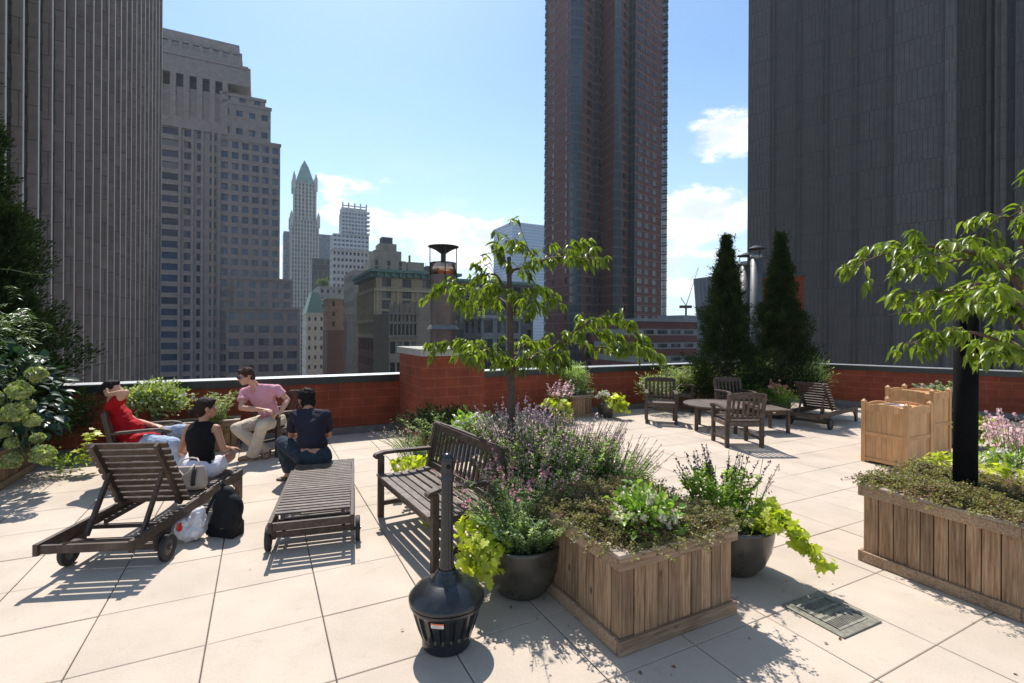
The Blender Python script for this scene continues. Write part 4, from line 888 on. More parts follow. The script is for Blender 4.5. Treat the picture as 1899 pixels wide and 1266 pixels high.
# ---- black post, flues
def posts():
    P = Vector((3.46, 3.745, 0)); t = empty('black_post', (P.x, P.y, .55), 'thick black vertical post with a dark red top rising from the right planter', 'post'); m = MB(); m.cyl(P+UP*.55, P+UP*2.14, .073, n=40); m.build('shaft', flat('matte_black_paint', (.007, .007, .008), .95, 0, .3, 8, .1), t, True, world=True)
    t.location.z = .55
    m = MB(); m.cyl(P+UP*2.14, P+UP*2.16, .078, n=32); m.cyl(P+UP*2.16, P+UP*2.20, .07, .03, n=32); m.build('red_top', flat('dark_red_cap', (.16, .03, .05), .5), t, 'auto', world=True)
    st = flat('galvanised_steel', (.28, .27, .25), .35, .75, .25, 3); dk = flat('dark_cowl', (.03, .034, .032), .5, .3)
    # big flue behind the pillar
    d = 12.4; c = at(821.5, d); r = .315; t = empty('flue_stack', (c.x, c.y, -2), 'wide metal flue with a flat dark cowl on rods behind the brick pillar', 'chimney')
    zt = ZZ(821, 488, d); zc = ZZ(821, 468, d); m = MB(); m.cyl(c+UP*-2, c+UP*zt, r, n=40); m.cyl(c+UP*(zt-.9), c+UP*(zt-.88), r+.012, n=40); m.build('pipe', flat('grey_brown_flue', (.14, .105, .085), .5, .3, .3, 2), t, 'auto', world=True)
    m = MB(); m.cyl(c+UP*(zt-.30), c+UP*(zt+.01), r+.01, n=40); m.build('polished_band', flat('copper_sheen_steel', (.50, .34, .24), .22, 1, .2, 4), t, True, world=True)
    m = MB(); m.lathe([(0, zc-.02), (.07, zc-.03), (.20, zc+.06), (.33, zc+.12), (.385, zc+.135), (.385, zc+.15), (.2, zc+.185), (0, zc+.19)], c, 48); m.cyl(c+UP*(zt-.05), c+UP*zc, .055, n=12); m.build('cowl', dk, t, 'auto', world=True)
    m = MB()
    for a in (.3, 1.87, 3.4, 5.0): q = c+Vector((math.cos(a), math.sin(a), 0))*(r+.02); m.cyl(q+UP*(zt-.5), q+UP*(zc+.13), .013, n=6)
    m.build('cowl_rods', dk, t, world=True)
    m = MB(); zs = ZZ(821, 602, d); m.lathe([(r+.01, zs+.0), (.40, zs-.10), (.41, zs-.12)], c, 24); m.build('storm_collar', flat('dull_zinc', (.15, .15, .15), .5, .3), t, 'auto', world=True)
    for lab, x, yt, w, d in (('shorter of two thin steel flues behind the conifers', 1383.5, 486, 22, 14.8), ('taller of two thin steel flues behind the conifers', 1402, 473, 21, 14.3)):
        c = at(x, d); r = w/2/F*d; zt = ZZ(x, yt, d); t = empty('flue_stack', (c.x, c.y, -2), lab, 'chimney', 0, 'thin steel flues'); m = MB(); m.cyl(c+UP*-2, c+UP*zt, r, n=28); m.build('pipe', flat('flue_steel_blue', (.07, .075, .08), .5, .15, .2, 3), t, True, world=True)
        m = MB(); m.cyl(c+UP*(zt-.12), c+UP*(zt+.01), r+.008, n=28); m.build('band', st, t, True, world=True)
        m = MB(); m.lathe([(r*1.45, zt+.18), (r*1.5, zt+.19), (r*.5, zt+.27), (0, zt+.29)], c, 28); m.lathe([(r*1.45, zt+.18), (0, zt+.19)], c, 28)
        for a in (.5, 2.6, 4.7): q = c+Vector((math.cos(a), math.sin(a), 0))*(r+.005); m.cyl(q+UP*(zt-.1), q+UP*(zt+.19), .012, n=6)
        m.build('cowl', dk, t, 'auto', world=True)
posts()

# ---- bags
def remesh(mb, name, mat, parent, vox=.006, sm=6, world=True, fac=.5):
    o = mb.build(name+'_src', mat, parent, world=world)
    md = o.modifiers.new('r', 'REMESH'); md.mode = 'VOXEL'; md.voxel_size = vox; md.use_smooth_shade = True
    s_ = o.modifiers.new('s', 'SMOOTH'); s_.iterations = sm; s_.factor = fac
    dg = bpy.context.evaluated_depsgraph_get(); me = bpy.data.meshes.new_from_object(o.evaluated_get(dg)); par = o.parent
    old = o.data; bpy.data.objects.remove(o); bpy.data.meshes.remove(old)
    me.name = name; n = bpy.data.objects.new(name, me); C.objects.link(n); n.parent = par
    me.materials.clear(); me.materials.append(mat if not isinstance(mat, list) else mat[0]); me.polygons.foreach_set('use_smooth', [True]*len(me.polygons)); return n
def clothm(name, c, rough=.85, var=.25, scale=22, bump=.5, dist=.006):
    t = NT(name); v = t.coord(); n = t.noise(v, scale*.35, 4, .6); n2 = t.noise(v, 220, 2); m = t.fin(t.mul(tuple(c), t.rng(n, .3, .7, 1-var, 1+var)), rough, 0, .2); t.bump(n, bump, dist*3); MATS[name] = m; return m
def bags():
    # handbag on the lounger
    c = Vector((-3.03, 4.60, .345)); t = empty('handbag', c, 'beige canvas handbag with dark straps lying on the lounger', 'handbag', R(10)); bm_ = clothm('bag_canvas', (.42, .34, .28), .8, .15)
    def R2(mb, *a): pass
    m = MB(); n = 24
    def ring(z, w, dpt): return [(w*math.copysign(abs(math.cos(2*PI*k/n))**.6, math.cos(2*PI*k/n)), dpt*math.copysign(abs(math.sin(2*PI*k/n))**.8, math.sin(2*PI*k/n)), z) for k in range(n)]
    lv = [(.0, .10, .03), (.004, .155, .062), (.04, .168, .07), (.10, .165, .06), (.16, .155, .038), (.205, .148, .018), (.21, .14, .012)]
    vs = [p for z, w, d in lv for p in ring(z, w, d)]; m.add(vs, [(a*n+j, a*n+(j+1) % n, (a+1)*n+(j+1) % n, (a+1)*n+j) for a in range(len(lv)-1) for j in range(n)]+[tuple(range(n))[::-1], tuple(range((len(lv)-1)*n, len(lv)*n))])
    m.build('bag_body', bm_, t, True)
    dm = flat('bag_dark_strap', (.03, .024, .02), .6)
    for x in (-.085, .075): m = MB(); m.tube([(x, -.066, .05), (x, -.068, .10), (x, -.05, .155), (x, -.026, .20)], .02, 6); m.build('strap_patch', dm, t, True)
    for sy in (-1, 1): m = MB(); m.tube([(-.085, sy*.025, .19), (-.088, sy*.045, .23), (-.06, sy*.075, .215 if sy < 0 else .26), (0, sy*.085, .15 if sy < 0 else .27), (.05, sy*.08, .18 if sy < 0 else .26), (.078, sy*.05, .235), (.075, sy*.025, .19)], .0085, 8); m.build('handle', flat('bag_cream_handle', (.55, .47, .40), .6), t, True)
    # backpack
    c = Vector((-2.55, 4.40, 0)); t = empty('backpack', c, 'black fabric backpack standing on the paving against the lounger', 'backpack', R(-12)); bk = clothm('backpack_black', (.013, .013, .014), .75, .3, 14, .6)
    m = MB(); m.sph((0, 0, .13), (.15, .10, .13), 20); m.sph((.02, 0, .24), (.145, .095, .15), 20); m.sph((-.01, .01, .34), (.10, .07, .10), 18); m.sph((.05, -.05, .16), (.10, .07, .11), 16); m.box((0, 0, .06), (.26, .15, .12))
    remesh(m, 'pack_body', bk, t, .010, 8, False); m = MB(); m.tube([(-.04, .0, .42), (-.09, -.03, .36), (-.14, -.07, .22), (-.15, -.08, .08), (-.12, -.07, .02)], .014, 8); m.tube([(-.02, .02, .43), (-.05, -.02, .47), (-.01, -.03, .43)], .010, 8); m.build('shoulder_strap', bk, t, True)
    m = MB(); m.tube([(.04, -.115, .10), (.12, -.085, .12), (.145, -.03, .2)], .004, 6); m.build('zip', flat('zip_grey', (.10, .10, .10), .4), t, True)
    # plastic bag
    c = Vector((-2.78, 4.28, 0)); t = empty('plastic_bag', c, 'crumpled white and red plastic shopping bag on the paving', 'plastic bag'); rnd = random.Random(5); wm = NT('white_plastic'); n_ = wm.noise(wm.coord(), 9, 5, .7); wm.bump(n_, 1., .02); wm = wm.fin((.72, .68, .70), .35, 0, .5)
    m = MB(); m.sph((0, 0, .085), (.115, .10, .085), 20); m.sph((.03, .02, .15), (.09, .08, .10), 18); m.sph((.05, .02, .22), (.06, .05, .06), 14); m.sph((-.05, -.03, .11), (.07, .07, .09), 12); m.sph((.07, .03, .26), (.03, .02, .04), 10)
    o = remesh(m, 'bag_film', wm, t, .009, 4, False); tx = bpy.data.textures.new('crumple', 'CLOUDS'); tx.noise_scale = .06; dm_ = o.modifiers.new('d', 'DISPLACE'); dm_.texture = tx; dm_.strength = .045; dm_.mid_level = .5
    m = MB(); m.sph((-.065, -.065, .13), (.045, .022, .062), 14, M=Matrix.Rotation(R(-30), 3, 'Z')@Matrix.Rotation(R(20), 3, 'Y')); o = m.build('red_print', flat('bag_red', (.75, .03, .02), .4, 0, .2), t, True)
bags()
# ================================================================ planting
NR = np.random.RandomState(11)
def nrm(a): return a/np.maximum(np.linalg.norm(a, axis=-1, keepdims=True), 1e-9)
def rv(n, s=1.): return NR.normal(0, s, (n, 3))
def tmpl_blade(w=.36, fold=.10, droop=.18, sec=((0, .02), (.18, .75), (.42, 1), (.72, .62), (1, 0.02))):
    v = []; f = []
    for y, k in sec:
        z = -droop*y*y; v += [(-w/2*k, y, z+fold*k*w), (0, y, z), (w/2*k, y, z+fold*k*w)]
    for i in range(len(sec)-1):
        a = 3*i; f += [(a, a+1, a+4, a+3), (a+1, a+2, a+5, a+4)]
    return np.array(v, float), f
T_CH = tmpl_blade(.36, .35, .36)
T_DIA = (np.array([(0, 0, 0), (.5, .45, .08), (0, 1, 0), (-.5, .45, .08)], float), [(0, 1, 2), (0, 2, 3)])
T_NEE = (np.array([(0, 0, 0), (.16, .4, .03), (0, 1, 0), (-.16, .4, .03)], float), [(0, 1, 2, 3)])
T_OV = tmpl_blade(.62, .22, .16, ((0, .05), (.25, .85), (.6, 1), (1, .06)))
T_LAN = tmpl_blade(.20, .2, .2, ((0, .1), (.4, 1), (1, .04)))
def tmpl_lobed():
    o = [(0, .0), (.30, -.12), (.52, .10), (.36, .34), (.56, .52), (.24, .60), (0, 1.0), (-.24, .60), (-.56, .52), (-.36, .34), (-.52, .10), (-.30, -.12)]
    v = [(0, .3, 0)]+[(x, y, .10*abs(x)-.10*y*y) for x, y in o]; n = len(o)
    return np.array(v, float), [(0, 1+i, 1+(i+1) % n) for i in range(n)]
T_LOB = tmpl_lobed()
T_FLW = (np.array([(-.5, -.5, .1), (.5, -.5, .1), (.5, .5, .1), (-.5, .5, .1), (0, 0, -.05)], float), [(0, 1, 4), (1, 2, 4), (2, 3, 4), (3, 0, 4)])
class FL:
    def __init__(s): s.V = []; s.F = []; s.n = 0; s.M = []
    def add(s, tm, P, Y, Z, S, mi=0):
        P = np.asarray(P, float); n = len(P)
        if n == 0: return s
        Y = nrm(np.asarray(Y, float)+1e-6); X = nrm(np.cross(Y, Z)+1e-9); Zz = np.cross(X, Y); S = np.broadcast_to(np.asarray(S, float), (n,))
        tv, tf = tm; k = len(tv)
        v = P[:, None, :]+S[:, None, None]*(tv[None, :, 0:1]*X[:, None]+tv[None, :, 1:2]*Y[:, None]+tv[None, :, 2:3]*Zz[:, None])
        s.V.append(v.reshape(-1, 3))
        for f in tf:
            s.F.append((s.n+np.arange(n)[:, None]*k+np.array(f)[None, :], mi))
        s.n += n*k; return s
    def build(s, name, mats, parent):
        V = np.concatenate(s.V)-np.array(parent.location)[None]; me = bpy.data.meshes.new(name); me.vertices.add(len(V)); me.vertices.foreach_set('co', V.ravel())
        lens = []; loops = []; mi = []
        for f, m in s.F: loops.append(f.ravel()); lens.append(np.full(len(f), f.shape[1])); mi.append(np.full(len(f), m))
        loops = np.concatenate(loops); lens = np.concatenate(lens); mi = np.concatenate(mi)
        me.loops.add(len(loops)); me.loops.foreach_set('vertex_index', loops); me.polygons.add(len(lens)); st = np.concatenate([[0], np.cumsum(lens)[:-1]])
        me.polygons.foreach_set('loop_start', st); me.polygons.foreach_set('loop_total', lens)
        for m in (mats if isinstance(mats, list) else [mats]): me.materials.append(m)
        me.polygons.foreach_set('material_index', mi); me.update(calc_edges=True); me.validate()
        o = bpy.data.objects.new(name, me); C.objects.link(o); o.parent = parent; return o
L_CHERRY = leafm('cherry_leaf', (.085, .130, .016), (.145, .200, .024), (.22, .26, .045), .50, .36, .45)
L_CON = leafm('conifer_leaf', (.012, .022, .009), (.024, .040, .014), (.046, .068, .022), .10, .7, .1)
L_COT = leafm('cotoneaster_leaf', (.11, .115, .04), (.21, .205, .08), (.36, .32, .15), .4, .5, .3)
L_COTB = leafm('cotoneaster_brown', (.14, .085, .05), (.23, .155, .09), (.30, .225, .13), .3, .6, .2)
L_SIL = leafm('silvery_sage', (.22, .30, .13), (.35, .44, .21), (.48, .56, .34), .5, .55, .3)
L_MID = leafm('mid_green', (.16, .25, .05), (.26, .36, .07), (.36, .44, .12), .55, .45, .35)
L_CHA = leafm('chartreuse_leaf', (.34, .40, .035), (.46, .50, .05), (.58, .58, .10), .42, .45, .35)
L_DK = leafm('dark_broad_leaf', (.012, .035, .022), (.022, .055, .032), (.04, .085, .04), .2, .4, .5)
L_BEG = leafm('begonia_leaf', (.12, .22, .04), (.20, .32, .06), (.30, .40, .10), .45, .35, .5)
L_VAR = leafm('variegated_leaf', (.16, .23, .06), (.30, .36, .14), (.50, .50, .28), .35, .45, .35)
F_PINK = leafm('pink_floret', (.62, .38, .42), (.74, .52, .54), (.82, .68, .66), .6, .6, .1, (1.1, 1.05, 1.1))
F_HOT = leafm('deep_pink_floret', (.58, .16, .22), (.68, .32, .38), (.74, .48, .52), .45, .6, .1, (1.1, 1.05, 1.1))
F_LAV = leafm('lavender_floret', (.38, .30, .42), (.52, .42, .54), (.64, .54, .62), .5, .6, .1, (1.1, 1.05, 1.1))
F_PUR = leafm('dark_purple_floret', (.045, .025, .075), (.07, .035, .09), (.11, .06, .10), .2, .6, .1, (1.1, 1.05, 1.1))
F_WHT = leafm('white_floret', (.62, .60, .50), (.74, .72, .64), (.80, .78, .72), .3, .6, .1, (1.1, 1.05, 1.1))
F_WHTW = leafm('warm_white_floret', (.74, .70, .54), (.82, .80, .68), (.86, .84, .76), .6, .6, .1, (1.1, 1.05, .9))
F_HYD = leafm('pale_green_floret', (.20, .25, .08), (.33, .37, .15), (.50, .50, .30), .35, .6, .15)
F_COR = leafm('coral_floret', (.55, .16, .10), (.65, .28, .20), (.72, .42, .32), .3, .6, .1, (1.1, 1.05, 1.1))
M_BARK = flat('bark', (.085, .062, .048), .85, 0, .4, 25); M_TWIG = flat('twig', (.10, .06, .04), .8, 0, .3, 25); M_STEM = flat('green_stem', (.07, .10, .04), .7, 0, .25, 20)
def bez(pts, n):
    pts = [np.array(p, float) for p in pts]
    if len(pts) == 2: return np.array([pts[0]+(pts[1]-pts[0])*t for t in np.linspace(0, 1, n)])
    P = [2*pts[0]-pts[1]]+pts+[2*pts[-1]-pts[-2]]; out = []; m = len(pts)-1
    for t in np.linspace(0, m-1e-6, n):
        i = int(t); u = t-i; a, b, c, d = P[i:i+4]; out.append(.5*((2*b)+(-a+c)*u+(2*a-5*b+4*c-d)*u*u+(-a+3*b-3*c+d)*u**3))
    return np.array(out)
def plant(name, label, cat, P, group=None): return empty(name, tuple(P), label, cat, 0, group)

def conifer(label, base, h, r, seed, n=420, lean=(0, 0), group=None, per=70, z0=.05, pw=.8):
    NR.seed(seed); base = np.array(base, float); t = plant('conifer_tree', label, 'tree', base, group); fl = FL(); tw = MB()
    for i in range(n):
        u = NR.uniform(0, 1)**1.15; z = z0+u*(1-z0); a = NR.uniform(0, 2*PI); R_ = r*(max(0.01, 1-z)**pw)*NR.uniform(.55, 1.15)*(1-.25*math.exp(-z*14))*(1+.16*math.sin(z*23+seed)+.12*math.sin(z*51+a*2)); rr = R_*NR.uniform(.35, 1)**.5
        c = base+np.array([math.cos(a)*rr+lean[0]*z, math.sin(a)*rr+lean[1]*z, z*h+.10*rr]); out = np.array([math.cos(a), math.sin(a), .55]); 
        m = per; s = .05+.10*(1-z)*NR.uniform(.7, 1.3)
        q = rv(m, 1); q = nrm(q)*NR.uniform(.2, 1, (m, 1)); P = c+q*np.array([s, s, s*1.25])+out*NR.uniform(-.08, .08, (m, 1)); Y = out*.8+q*.9+np.array([0, 0, .5])+rv(m, .25)
        fl.add(T_NEE, P, Y, rv(m), NR.uniform(.035, .075, m))
        if NR.uniform() < .10:
            e = c+out*NR.uniform(.10, .26)*r; m = per//2; q = rv(m, .035); fl.add(T_NEE, e+q+(c-e)*NR.uniform(0, 1, (m, 1)), out*.9+nrm(q)*.7+np.array([0, 0, .5]), rv(m), NR.uniform(.03, .065, m))
        if i % 6 == 0: tw.tube([base+np.array([lean[0]*z, lean[1]*z, max(0, z*h-.25*rr)]), c], [.012, .004], 4)
    # leader
    for k in range(30):
        z = .90+.1*k/30; m = 30; c = base+np.array([lean[0]*z, lean[1]*z, z*h]); s = .05*(1.02-z)/.12+.012; q = rv(m, s); fl.add(T_NEE, c+q, q+np.array([0, 0, .08])+rv(m, .02), rv(m), NR.uniform(.03, .06, m))
    fl.build('foliage', L_CON, t); tw.build('twig', M_BARK, t, world=True); tr = MB(); tr.tube([base, base+np.array([lean[0]*.5, lean[1]*.5, h*.5]), base+np.array([lean[0], lean[1], h*.96])], [.06, .035, .008], 8); tr.build('trunk', M_BARK, t, world=True)
    return t
conifer('big dark conifer at the far left beside the hydrangeas', (-6.72, 6.20, .1), 4.9, 1.16, 1, 2100, (-.25, 0), None, 80)
gq = 'pointed conifers in the far corner'
conifer('pointed dark conifer left of the two thin flues', (4.98, 11.45, .1), 3.95, 1.12, 2, 1050, (.0, 0), gq, 70, .05, 1.15)
conifer('pointed dark conifer right of the two thin flues', (6.35, 11.55, .1), 4.05, 1.10, 3, 1050, (-.05, 0), gq, 70, .05, 1.15)

# ---- cherry trees from their limbs
def cherry(label, trunk, tr, limbs, seed, leaf=.115, dens=1., vs=(-.25, .45), dr=(.25, 1.), group=None):
    NR.seed(seed); t = plant('cherry_tree', label, 'tree', trunk[0], group); m = MB(); m.tube(bez(trunk, 14), list(np.linspace(tr[0], tr[1], 14)), 12); m.build('trunk', M_BARK, t, True, world=True)
    fl = FL(); bk = MB(); tws = []
    for pts, r0 in limbs:
        c = bez(pts, 26); c = c+np.cumsum(rv(26, .004), 0); bk.tube(c, list(np.linspace(r0, .003, 26)), 7); L = np.linalg.norm(np.diff(c, axis=0), axis=1).sum()
        k = int(L*20*dens)
        for j in range(k):
            u = .16+.84*(j+NR.uniform(0, 1))/k; i = min(24, int(u*25)); p = c[i]+(c[i+1]-c[i])*(u*25-i); d = nrm(c[i+1]-c[i]); side = nrm(np.cross(d, [0, 0, 1])*NR.choice([-1, 1])+rv(1, .35)[0]); ll = NR.uniform(.04, .26)*(1.15-.5*u)
            q = p+(side*.75+d*.45+np.array([0, 0, NR.uniform(*vs)]))*ll; mid = (p+q)/2+np.array([0, 0, .02]); bk.tube([p, mid, q], [.004, .003, .002], 4)
            for e, ct in ((mid, 2), (q, 5)):
                nn = NR.poisson(ct)+1; a = NR.uniform(0, 2*PI, nn); hor = np.stack([np.cos(a), np.sin(a), np.zeros(nn)], 1)
                Y = hor*NR.uniform(.25, .95, (nn, 1))+side*.25+d*.25+np.array([0, 0, -1.])*NR.uniform(dr[0], dr[1], (nn, 1)); Z = hor*.55+np.array([0, 0, .9])+rv(nn, .25)
                fl.add(T_CH, e+rv(nn, .012), Y, Z, NR.uniform(.65, 1.12, nn)*leaf)
    bk.build('branch', M_TWIG, t, True, world=True); fl.build('foliage', L_CHERRY, t); return t
d0 = 4.85
Q = lambda x, y, d: np.array(D(x, y, d))
cherry('small cherry tree with layered drooping leaves behind the bench', [Q(948, 900, d0), Q(948, 760, d0), Q(947, 640, d0), Q(945, 540, d0), Q(944, 476, d0)], (.047, .020), [
    ([Q(946, 520, d0), Q(952, 503, d0), Q(986, 492, d0-.1), Q(1030, 478, d0-.25), Q(1080, 480, d0-.3), Q(1124, 488, d0-.35)], .017),
    ([Q(984, 492, d0-.1), Q(986, 470, d0-.1), Q(965, 452, d0), Q(932, 446, d0+.1)], .009),
    ([Q(1020, 480, d0-.2), Q(1050, 466, d0-.1), Q(1085, 450, d0)], .007),
    ([Q(945, 500, d0), Q(930, 470, d0+.05), Q(922, 464, d0+.1)], .007),
    ([Q(945, 550, d0), Q(925, 517, d0), Q(905, 514, d0+.05), Q(870, 532, d0+.1), Q(830, 540, d0+.1), Q(790, 556, d0+.1)], .015),
    ([Q(946, 560, d0), Q(915, 530, d0-.2), Q(880, 545, d0-.4), Q(850, 570, d0-.55)], .012),
    ([Q(946, 570, d0), Q(925, 550, d0+.25), Q(900, 560, d0+.5), Q(868, 565, d0+.6)], .012),
    ([Q(946, 600, d0), Q(960, 560, d0), Q(985, 545, d0+.1), Q(1012, 556, d0+.2)], .010),
    ([Q(946, 560, d0), Q(960, 545, d0-.2), Q(985, 552, d0-.4), Q(1000, 575, d0-.5)], .010),
    ([Q(947, 678, d0), Q(915, 650, d0-.1), Q(880, 640, d0-.2), Q(840, 632, d0-.2), Q(804, 640, d0-.2)], .015),
    ([Q(947, 690, d0), Q(925, 668, d0-.35), Q(890, 655, d0-.6), Q(865, 665, d0-.7)], .012),
    ([Q(947, 690, d0), Q(920, 655, d0+.35), Q(880, 640, d0+.6)], .012),
    ([Q(947, 690, d0), Q(985, 660, d0-.1), Q(1030, 640, d0-.15), Q(1065, 612, d0-.2), Q(1105, 592, d0-.2), Q(1150, 600, d0-.25), Q(1192, 634, d0-.25)], .018),
    ([Q(1040, 632, d0-.15), Q(1085, 640, d0-.3), Q(1130, 640, d0-.4), Q(1180, 640, d0-.45), Q(1208, 655, d0-.45)], .010),
    ([Q(1075, 607, d0-.2), Q(1110, 610, d0), Q(1150, 622, d0+.15), Q(1175, 640, d0+.2)], .009),
    ([Q(947, 680, d0), Q(965, 640, d0+.3), Q(990, 635, d0+.5), Q(1015, 640, d0+.6)], .012),
    ([Q(947, 695, d0), Q(970, 670, d0-.4), Q(1000, 665, d0-.7), Q(1040, 670, d0-.8)], .012)], 21, .098, 1.1, (-.2, .35), (.2, .95))
d1 = 3.55
cherry('cherry tree with broad drooping leaves at the right edge', [Q(1935, 930, d1), Q(1932, 760, d1), Q(1925, 600, d1), Q(1915, 440, d1), Q(1912, 380, d1)], (.06, .022), [
    ([Q(1925, 600, d1), Q(1880, 520, d1-.1), Q(1810, 480, d1-.2), Q(1720, 460, d1-.3), Q(1640, 470, d1-.35), Q(1556, 502, d1-.4)], .022),
    ([Q(1925, 590, d1), Q(1890, 510, d1+.3), Q(1840, 470, d1+.4), Q(1770, 462, d1+.45), Q(1700, 480, d1+.5)], .016),
    ([Q(1800, 482, d1-.2), Q(1750, 490, d1-.3), Q(1700, 500, d1-.4), Q(1655, 510, d1-.45)], .010),
    ([Q(1925, 620, d1), Q(1880, 560, d1-.3), Q(1830, 530, d1-.4), Q(1770, 540, d1-.45), Q(1690, 545, d1-.45)], .015),
    ([Q(1928, 650, d1), Q(1870, 590, d1), Q(1800, 575, d1+.1), Q(1730, 578, d1+.1), Q(1650, 585, d1+.05)], .015),
    ([Q(1930, 700, d1), Q(1870, 640, d1-.1), Q(1800, 615, d1-.2), Q(1740, 620, d1-.2), Q(1690, 640, d1-.25)], .016),
    ([Q(1920, 500, d1), Q(1890, 430, d1), Q(1870, 405, d1), Q(1835, 420, d1), Q(1800, 455, d1)], .014),
    ([Q(1915, 420, d1), Q(1895, 380, d1), Q(1885, 400, d1-.1), Q(1870, 425, d1-.2)], .012),
    ([Q(1915, 420, d1), Q(1930, 380, d1), Q(1960, 340, d1), Q(1905, 320, d1)], .012),
    ([Q(1925, 600, d1), Q(1890, 560, d1-.5), Q(1850, 550, d1-.8), Q(1810, 565, d1-.9)], .014),
    ([Q(1930, 690, d1), Q(1890, 640, d1+.4), Q(1850, 620, d1+.6), Q(1820, 640, d1+.7)], .014),
    ([Q(1930, 700, d1), Q(1900, 660, d1-.4), Q(1870, 640, d1-.5), Q(1850, 650, d1-.6)], .014),
    ([Q(1925, 600, d1), Q(1990, 540, d1), Q(2080, 500, d1), Q(2180, 520, d1)], .02),
    ([Q(1930, 690, d1), Q(2000, 640, d1), Q(2080, 620, d1), Q(2160, 650, d1)], .02),
    ([Q(1915, 420, d1), Q(1960, 400, d1+.2), Q(2020, 400, d1+.3)], .014)], 22, .106, .56, (-.12, .18), (.1, .75))

# ---- generic plants
def shrub(name, label, cat, c, rad, n, tm, size, mats, up=.5, rnd=.5, fl_=None, group=None, part='foliage', shell=.5, tgt=None, stems=True, clump=14):
    """leafy mound: clumps of leaves spread through an ellipsoid"""
    c = np.array(c, float); t = tgt or plant(name, label, cat, c-np.array([0, 0, rad[2]]), group); F_ = FL(); k = max(1, n//clump); q = nrm(rv(k)); q[:, 2] = np.where(q[:, 2] < -.35, -q[:, 2], q[:, 2]); rr = NR.uniform(shell**2, 1, (k, 1))**.5*NR.uniform(.82, 1.12, (k, 1)); cc = c+q*rr*np.array(rad)
    cs = np.repeat(cc, clump, 0); qq = np.repeat(q, clump, 0); m = len(cs); off = rv(m, 1)*size*1.0; P = cs+off; Y = qq*.8+np.array([0, 0, up])+rv(m, rnd)+nrm(off)*.5; Z = qq*.6+np.array([0, 0, .9])+rv(m, .4)
    F_.add(tm, P, Y, Z, NR.uniform(.6, 1.2, m)*size); F_.build(part, mats, t)
    if stems:
        b = MB()
        for i in range(0, k, max(1, k//26)): b.tube([c-np.array([0, 0, rad[2]*.98])+(cc[i]-c)*np.array([.15, .15, 0]), (c+cc[i])/2-np.array([0, 0, rad[2]*.15]), cc[i]], [.006, .004, .002], 4)
        b.build('stem', M_STEM, t, world=True)
    if fl_:
        fm, fn, fs, per = fl_; G_ = FL(); q = nrm(rv(fn)); q[:, 2] = np.abs(q[:, 2])*.9+.05; q = nrm(q); cc = c+q*np.array(rad)*NR.uniform(1.0, 1.22, (fn, 1)); cs = np.repeat(cc, per, 0); m = len(cs); o = rv(m, fs*.7); G_.add(T_FLW, cs+o, rv(m), nrm(o)*.8+np.repeat(q, per, 0), NR.uniform(.7, 1.2, m)*fs); G_.build('bloom', fm, t)
    return t
def spikes(name, label, cat, base, rad, n, h, leafmat, flmat, fl_len=.4, spread=.35, lt=T_LAN, ls=.035, dens=38, fs=.011, group=None, fdens=70, tgt=None, hv=.3, lean=(0, 0), ldens=1., w=.5):
    """a clump of upright stems with leaves below and flower spikes above"""
    base = np.array(base, float); t = tgt or plant(name, label, cat, base, group); S_ = MB(); L_ = FL(); G_ = FL()
    for i in range(n):
        a = NR.uniform(0, 2*PI); r = NR.uniform(0, 1)**.5; b = base+np.array([math.cos(a)*r*rad[0], math.sin(a)*r*rad[1], 0]); hh = h*NR.uniform(1-hv, 1+hv*.45)*(1-.22*r); o = np.array([math.cos(a)*r*spread*rad[0]/max(rad), math.sin(a)*r*spread, 0])*hh*1.3+np.array([lean[0], lean[1], 0])*hh
        c = bez([b, b+o*.3+np.array([0, 0, hh*.5]), b+o+rv(1, .02)[0]+np.array([0, 0, hh])], 9); S_.tube(c, [.0028]*5+[.0022]*4, 4)
        m = int(hh*dens*ldens*1.25)+3; u = NR.uniform(.08, 1-fl_len*.8, m); ii = (u*8).astype(int); fr = (u*8-ii)[:, None]; P = c[ii]+(c[np.minimum(ii+1, 8)]-c[ii])*fr; aa = NR.uniform(0, 2*PI, m); hor = np.stack([np.cos(aa), np.sin(aa), np.zeros(m)], 1)
        L_.add(lt, P, hor+np.array([0, 0, .55])+rv(m, .25), np.array([0, 0, 1.])+hor*-.3+rv(m, .3), NR.uniform(.6, 1.25, m)*ls)
        if flmat is not None and NR.uniform() < .85:
            m = max(4, int(hh*fl_len*fdens*2)); u = np.clip(NR.uniform(1-fl_len, 1.0, m), 0, .999); ii = (u*8).astype(int); fr = (u*8-ii)[:, None]; P = c[ii]+(c[np.minimum(ii+1, 8)]-c[ii])*fr; ta = (1.05-(u-(1-fl_len))/fl_len*.7)[:, None]; o2 = rv(m, 1)*np.array([1, 1, .3])*fs*w*2*ta; G_.add(T_FLW, P+o2, rv(m), nrm(o2)+rv(m, .3), NR.uniform(.6, 1.2, m)*fs)
    S_.build('stem', M_STEM, t, world=True); L_.build('foliage', leafmat, t)
    if G_.V: G_.build('bloom', flmat, t)
    return t
